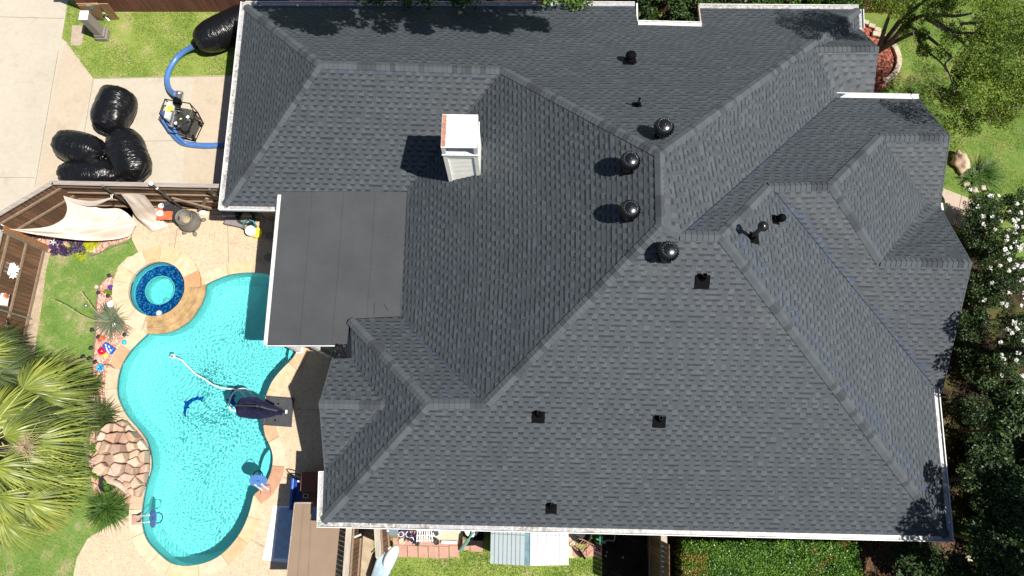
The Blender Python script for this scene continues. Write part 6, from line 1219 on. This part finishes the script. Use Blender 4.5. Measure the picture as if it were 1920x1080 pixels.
for i in range(5): a = 6.28 * i / 5; mb.add([c, c + Vector((math.cos(a - .3), math.sin(a - .3), 0)) * .06, c + Vector((math.cos(a), math.sin(a), 0)) * .14, c + Vector((math.cos(a + .3), math.sin(a + .3), 0)) * .06], [(0, 1, 2, 3)])
mb.tube([c - Vector((0, 0, .34)), c], .008, 5); reg(obj('star_stake', mb, MAT['shirtwhite']), 'white star on a stake at the left of the purple plants', 'garden ornament')
# fan palms
def frond(T, crown, hub, dirv, L, n=38, mat='palm', spread=1.35, name='frond'):
    crown, hub = Vector(crown), Vector(hub); d = Vector(dirv).normalized(); s = d.cross(Vector((0, 0, 1))).normalized(); nz = s.cross(d).normalized()
    mb = MB(); mid = crown.lerp(hub, .5) + Vector((0, 0, .12)); mb.tube([crown, mid, hub], [.03, .022, .014], 6); o = obj('petiole', mb, MAT['petiole'] if mat != 'palm_dark' else MAT['leaf_dark' if False else 'petiole'], T)
    th = np.linspace(-spread, spread, n) + rng.normal(0, .03, n); ll = L * (1 - .38 * (np.abs(th) / spread) ** 1.6) * rng.uniform(.88, 1.08, n); seg = 6; rows = []
    dd, ss, zz = np.array(d), np.array(s), np.array(nz); hb = np.array(hub)
    dirs = np.cos(th)[:, None] * dd + np.sin(th)[:, None] * ss; perp = -np.sin(th)[:, None] * dd + np.cos(th)[:, None] * ss
    tw = rng.normal(0, .5, n)
    for i in range(seg + 1):
        t = i / seg; bend = .20 * t ** 2.2; p = hb + dirs * (ll * t)[:, None] + dd[None] * (ll * bend * .5)[:, None]; p = p + zz[None] * (.06 * math.sin(t * 3)) * L; p[:, 2] -= (.42 * ll * t ** 2.2) * rng.uniform(.8, 1.2)
        w = (.020 * min(1, t * 3.0 + .18) * (1 - max(0, t - .45) / .55) ** .8 + .0015); q = perp * np.cos(tw)[:, None] + zz[None] * np.sin(tw)[:, None]; rows += [p + q * w, p - q * w]
    V = np.stack(rows, 1); m = 2 * (seg + 1); idx = np.arange(n)[:, None] * m; F_ = np.concatenate([idx + np.array([[2 * i, 2 * i + 1, 2 * i + 3, 2 * i + 2]]) for i in range(seg)])
    f = tri_mesh(name, V.reshape(-1, 3), F_, MAT[mat], T); return f
def palm(label, u, v, z, fr, rad, seed, lo=0, r0=.9):
    c = up(u, v, z); T = thing('fan_palm', label, 'palm tree', (c.x, c.y, 0), 'fan palms at the left edge'); mb = MB(); prof = [(.2, 0), (.16, .3)] + [(.14 + .015 * (i % 2), .3 + (z - .3) * i / 12) for i in range(13)]; mb.lathe((c.x, c.y, 0), prof, 14); obj('trunk', mb, MAT['bark'], T)
    rr = random.Random(seed)
    for i in range(fr):
        a = 6.283 * i * .381966 * 1.0 + rr.uniform(-.2, .2); el = rr.uniform(-.55, .75); k = rad * rr.uniform(.65, 1.05); h = c + Vector((math.cos(a) * math.cos(el) * k, math.sin(a) * math.cos(el) * k, math.sin(el) * k * .7)); h.z = max(h.z, .5)
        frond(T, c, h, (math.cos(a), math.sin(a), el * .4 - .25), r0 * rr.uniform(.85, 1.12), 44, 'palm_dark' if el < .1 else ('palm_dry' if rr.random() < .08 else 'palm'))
    return T, c
T1, c1 = palm('big fan palm with yellow-green leaves reaching over the west lawn', -42, 846, 2.9, 13, .9, 4)
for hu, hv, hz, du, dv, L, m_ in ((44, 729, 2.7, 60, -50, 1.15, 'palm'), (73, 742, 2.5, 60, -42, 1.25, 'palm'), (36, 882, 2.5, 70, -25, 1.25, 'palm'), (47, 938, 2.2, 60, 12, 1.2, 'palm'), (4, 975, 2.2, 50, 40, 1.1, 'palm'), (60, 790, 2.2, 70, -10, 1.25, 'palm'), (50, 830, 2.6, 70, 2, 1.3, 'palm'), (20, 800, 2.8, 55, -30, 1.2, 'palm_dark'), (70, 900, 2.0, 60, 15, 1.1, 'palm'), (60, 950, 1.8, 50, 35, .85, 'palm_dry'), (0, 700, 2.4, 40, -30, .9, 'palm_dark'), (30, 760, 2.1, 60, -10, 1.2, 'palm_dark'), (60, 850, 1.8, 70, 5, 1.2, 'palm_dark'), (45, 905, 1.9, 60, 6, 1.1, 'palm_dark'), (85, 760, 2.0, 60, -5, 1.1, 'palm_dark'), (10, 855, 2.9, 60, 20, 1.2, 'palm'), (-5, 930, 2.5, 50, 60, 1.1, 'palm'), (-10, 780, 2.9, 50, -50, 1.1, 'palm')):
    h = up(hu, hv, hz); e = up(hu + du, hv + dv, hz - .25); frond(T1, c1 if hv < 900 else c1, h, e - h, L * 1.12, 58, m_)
mb = MB(); c = up(45, 836, 2.9)
for _ in range(160): d = Vector((random.gauss(0, .2), random.gauss(0, .17), random.gauss(0, .06))); mb.tube([c + d * .2, c + d + Vector((0, 0, .05)), c + d * 1.3], .006, 4)
obj('flower_head', mb, MAT['drystalk'], T1)
T2, c2 = palm('darker fan palm spilling over the west fence at the left edge', -55, 690, 2.4, 14, .8, 9)
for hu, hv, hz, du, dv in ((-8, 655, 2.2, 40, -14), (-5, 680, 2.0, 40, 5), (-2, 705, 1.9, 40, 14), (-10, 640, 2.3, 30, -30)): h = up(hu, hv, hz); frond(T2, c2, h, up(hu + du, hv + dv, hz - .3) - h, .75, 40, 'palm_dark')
# hedge on the south side, one shrub row
p = up(1440, 1055, 0); T = thing('hedge', 'long clipped green hedge with a bronze patch along the south wall', 'hedge', p); cl = []; cl2 = []
for u in np.arange(1285, 1612, 5.5):
    for v in np.arange(1022, 1130, 6):
        e = 8 * noise.noise(Vector((u * .02, v * .02, 0))); top = 1.35 + .16 * noise.noise(Vector((u * .03, v * .03, 4))) + .06 * noise.noise(Vector((u * .11, v * .11, 4)))
        if v + e < 1020 or u + e < 1280 or u + e > 1608: continue
        q = up(u + random.uniform(-3, 3), v + random.uniform(-3, 3), top)
        br = (u < 1325 and v > 1035 and noise.noise(Vector((u * .04, v * .04, 9))) > -.25) or noise.noise(Vector((u * .025, v * .05, 2))) > .42
        (cl2 if br else cl).append((q, (.13, .13, .10), 46))
        if v < 1034 or u < 1295 or u > 1598: cl.append(((q.x, q.y, .7), (.14, .14, .5), 50))
leafcloud('foliage', T, cl, .026, MAT['leaf_hedge'], .35, shape=.6); leafcloud('bronze_foliage', T, cl2, .026, [MAT['leaf_orange'], MAT['leaf_hedge']], .35, mix=.45, shape=.6)
mb = MB(); A, B = up(1290, 1030, 1.1), up(1600, 1130, 1.1); mb.box(((A.x + B.x) / 2, (A.y + B.y) / 2, .55), (abs(B.x - A.x) - .1, abs(B.y - A.y) - .1, 1.1)); obj('inner_branches', mb, MAT['soil'], T)
# rose bushes with white blooms
def roses(label, pts, z, nb, sd, rr=.38):
    c = up(pts[0][0], pts[0][1], z * .6); T = thing('rose_bush', label, 'rose bush', (c.x, c.y, 0), 'white rose bushes by the walk'); cl = []; bl = []
    for u, v in pts:
        q = up(u, v, z * .75); cl += [((q.x + random.gauss(0, rr * .6), q.y + random.gauss(0, rr * .6), q.z + random.gauss(0, .18)), (rr * .5, rr * .5, .25), 130) for _ in range(14)]
        for _ in range(nb): bl.append(Vector((q.x + random.gauss(0, rr * .75), q.y + random.gauss(0, rr * .75), z * random.uniform(.85, 1.18))))
    leafcloud('foliage', T, cl, .034, MAT['leaf_dark'], .3)
    for q in bl: r = random.uniform(.045, .08); leafcloud('bloom', T, [(q, (r, r, r * .6), 16)], .034, MAT['bloom'], .9, shape=.8)
roses('rose bush nearest the walk, with few blooms at the top', [(1838, 392), (1852, 405), (1838, 410)], 1.3, 3, 1); roses('rose bush with the densest white blooms at the right edge', [(1895, 440), (1912, 420), (1880, 462)], 1.7, 11, 2); roses('rose bush in the middle of the row, below the densest blooms', [(1872, 500), (1900, 515), (1888, 540)], 1.6, 6, 3); roses('rose bush furthest down the row, deep in shade', [(1900, 590), (1885, 620), (1912, 640), (1890, 665)], 1.6, 7, 4)
roses('rose bush close to the gable tip, in shade', [(1845, 470), (1850, 520), (1845, 560)], 1.2, 2, 5); roses('dark rose bush behind the blooms at the frame edge', [(1905, 375), (1918, 395)], 1.2, 1, 6); roses('low rose bush at the bottom of the row', [(1878, 690), (1905, 720)], 1.2, 4, 7)
# shaded shrubs and shade trees on the east side
for u, v, z, R, n, l in ((1905, 740, .9, .55, 12, 'dark shrub below the last roses'), (1850, 830, .8, .6, 14, 'dark shrub beside the east gutter'), (1905, 860, 1.0, .7, 16, 'dark shrub at the right edge below the lawn patch'), (1880, 940, 1.0, .7, 16, 'dark shrub near the lower right edge'), (1905, 1020, 1.1, .7, 18, 'shrub in the bottom right corner'), (1840, 1010, .7, .5, 12, 'low shrub below the roof corner'), (1820, 900, .6, .35, 8, 'small shrub against the white east gutter'), (1740, 1050, .5, .5, 8, 'low red-leaved plants south of the roof corner'), (1810, 640, .6, .35, 7, 'thin shrub at the edge of the gable shadow')):
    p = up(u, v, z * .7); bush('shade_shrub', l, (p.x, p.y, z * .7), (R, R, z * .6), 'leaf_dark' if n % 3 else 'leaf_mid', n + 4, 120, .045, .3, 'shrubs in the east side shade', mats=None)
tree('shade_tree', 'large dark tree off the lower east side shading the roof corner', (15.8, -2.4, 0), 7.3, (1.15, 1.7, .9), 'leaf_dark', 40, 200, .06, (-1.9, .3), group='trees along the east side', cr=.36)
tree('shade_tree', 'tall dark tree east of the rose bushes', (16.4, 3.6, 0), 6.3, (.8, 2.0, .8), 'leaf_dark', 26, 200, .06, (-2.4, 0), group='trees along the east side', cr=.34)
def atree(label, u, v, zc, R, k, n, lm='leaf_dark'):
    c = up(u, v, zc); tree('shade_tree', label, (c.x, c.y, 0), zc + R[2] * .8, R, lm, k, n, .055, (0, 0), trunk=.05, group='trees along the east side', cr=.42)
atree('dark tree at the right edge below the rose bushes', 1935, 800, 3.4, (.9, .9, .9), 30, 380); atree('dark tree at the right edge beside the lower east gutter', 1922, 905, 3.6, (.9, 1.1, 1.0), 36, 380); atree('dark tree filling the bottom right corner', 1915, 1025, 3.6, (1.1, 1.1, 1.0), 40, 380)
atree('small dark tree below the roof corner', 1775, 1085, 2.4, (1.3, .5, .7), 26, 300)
for i, (u, v, z, R, l) in enumerate(((1832, 452, .9, .5, 'dark shrub between the walk and the first roses'), (1838, 540, 1.0, .55, 'dark shrub in the gable shadow beside the roses'), (1825, 610, .8, .5, 'dark shrub just below the gable tip'), (1845, 690, .9, .6, 'dark shrub between the sunlit soil patch and the roses'), (1832, 770, .8, .5, 'dark shrub right of the top of the east gutter'), (1850, 870, .9, .6, 'dark shrub right of the middle of the east gutter'), (1848, 965, .9, .6, 'dark shrub right of the roof corner'), (1720, 1045, .7, .6, 'dark shrub right of the hedge'))):
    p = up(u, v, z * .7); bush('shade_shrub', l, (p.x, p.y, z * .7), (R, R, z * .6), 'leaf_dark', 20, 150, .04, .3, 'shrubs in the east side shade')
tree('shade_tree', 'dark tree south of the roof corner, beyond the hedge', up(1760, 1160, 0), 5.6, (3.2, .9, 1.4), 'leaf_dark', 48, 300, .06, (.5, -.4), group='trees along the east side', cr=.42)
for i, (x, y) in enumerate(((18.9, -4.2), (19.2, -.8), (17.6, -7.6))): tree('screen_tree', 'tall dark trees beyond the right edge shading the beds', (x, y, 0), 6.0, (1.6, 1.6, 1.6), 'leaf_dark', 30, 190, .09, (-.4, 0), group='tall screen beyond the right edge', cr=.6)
# stepping blocks and litter in the shaded corner
for i, (u, v, l) in enumerate(((1745, 1078, 'left paving block in the dark corner below the roof'), (1768, 1068, 'middle paving block in the dark corner below the roof'), (1788, 1060, 'right paving block in the dark corner below the roof'), (1815, 1048, 'last paving block towards the right in the dark corner'), (1812, 905, 'pale block leaning by the east gutter'))): p = up(u, v, .04); mb = MB(); mb.box(p, (.32, .22, .08), 0, .4 + i * .1); reg(obj('paving_block', mb, MAT['limestone'], bevel=.02), l, 'paving block', 'blocks in the shaded corner')
Vs = []; mi = []
for (u0, u1, v0, v1, n) in ((1615, 1920, 1015, 1080, 2600), (1770, 1920, 640, 1015, 350), (1640, 1690, 90, 170, 260)):
    for _ in range(n):
        p = np.array(up(random.uniform(u0, u1), random.uniform(v0, v1), .02 + random.random() * .02)); a = rng.uniform(0, 6.28); d = np.array([math.cos(a), math.sin(a), .1]) * .035; e = np.array([-math.sin(a), math.cos(a), .1]) * .022; Vs += [p - d, p + e, p + d, p - e]; mi.append(1 if random.random() < .2 else 0)
tri_mesh('fallen_leaves', np.array(Vs), np.arange(len(Vs)).reshape(-1, 4), [simple('dry_leaf', (.10, .06, .03), .9, var=.4), simple('red_leaf', (.18, .04, .025), .9, var=.4)], None, np.array(mi), label='scattered fallen leaves in the shaded east and south beds', cat='fallen leaves', kind='stuff')
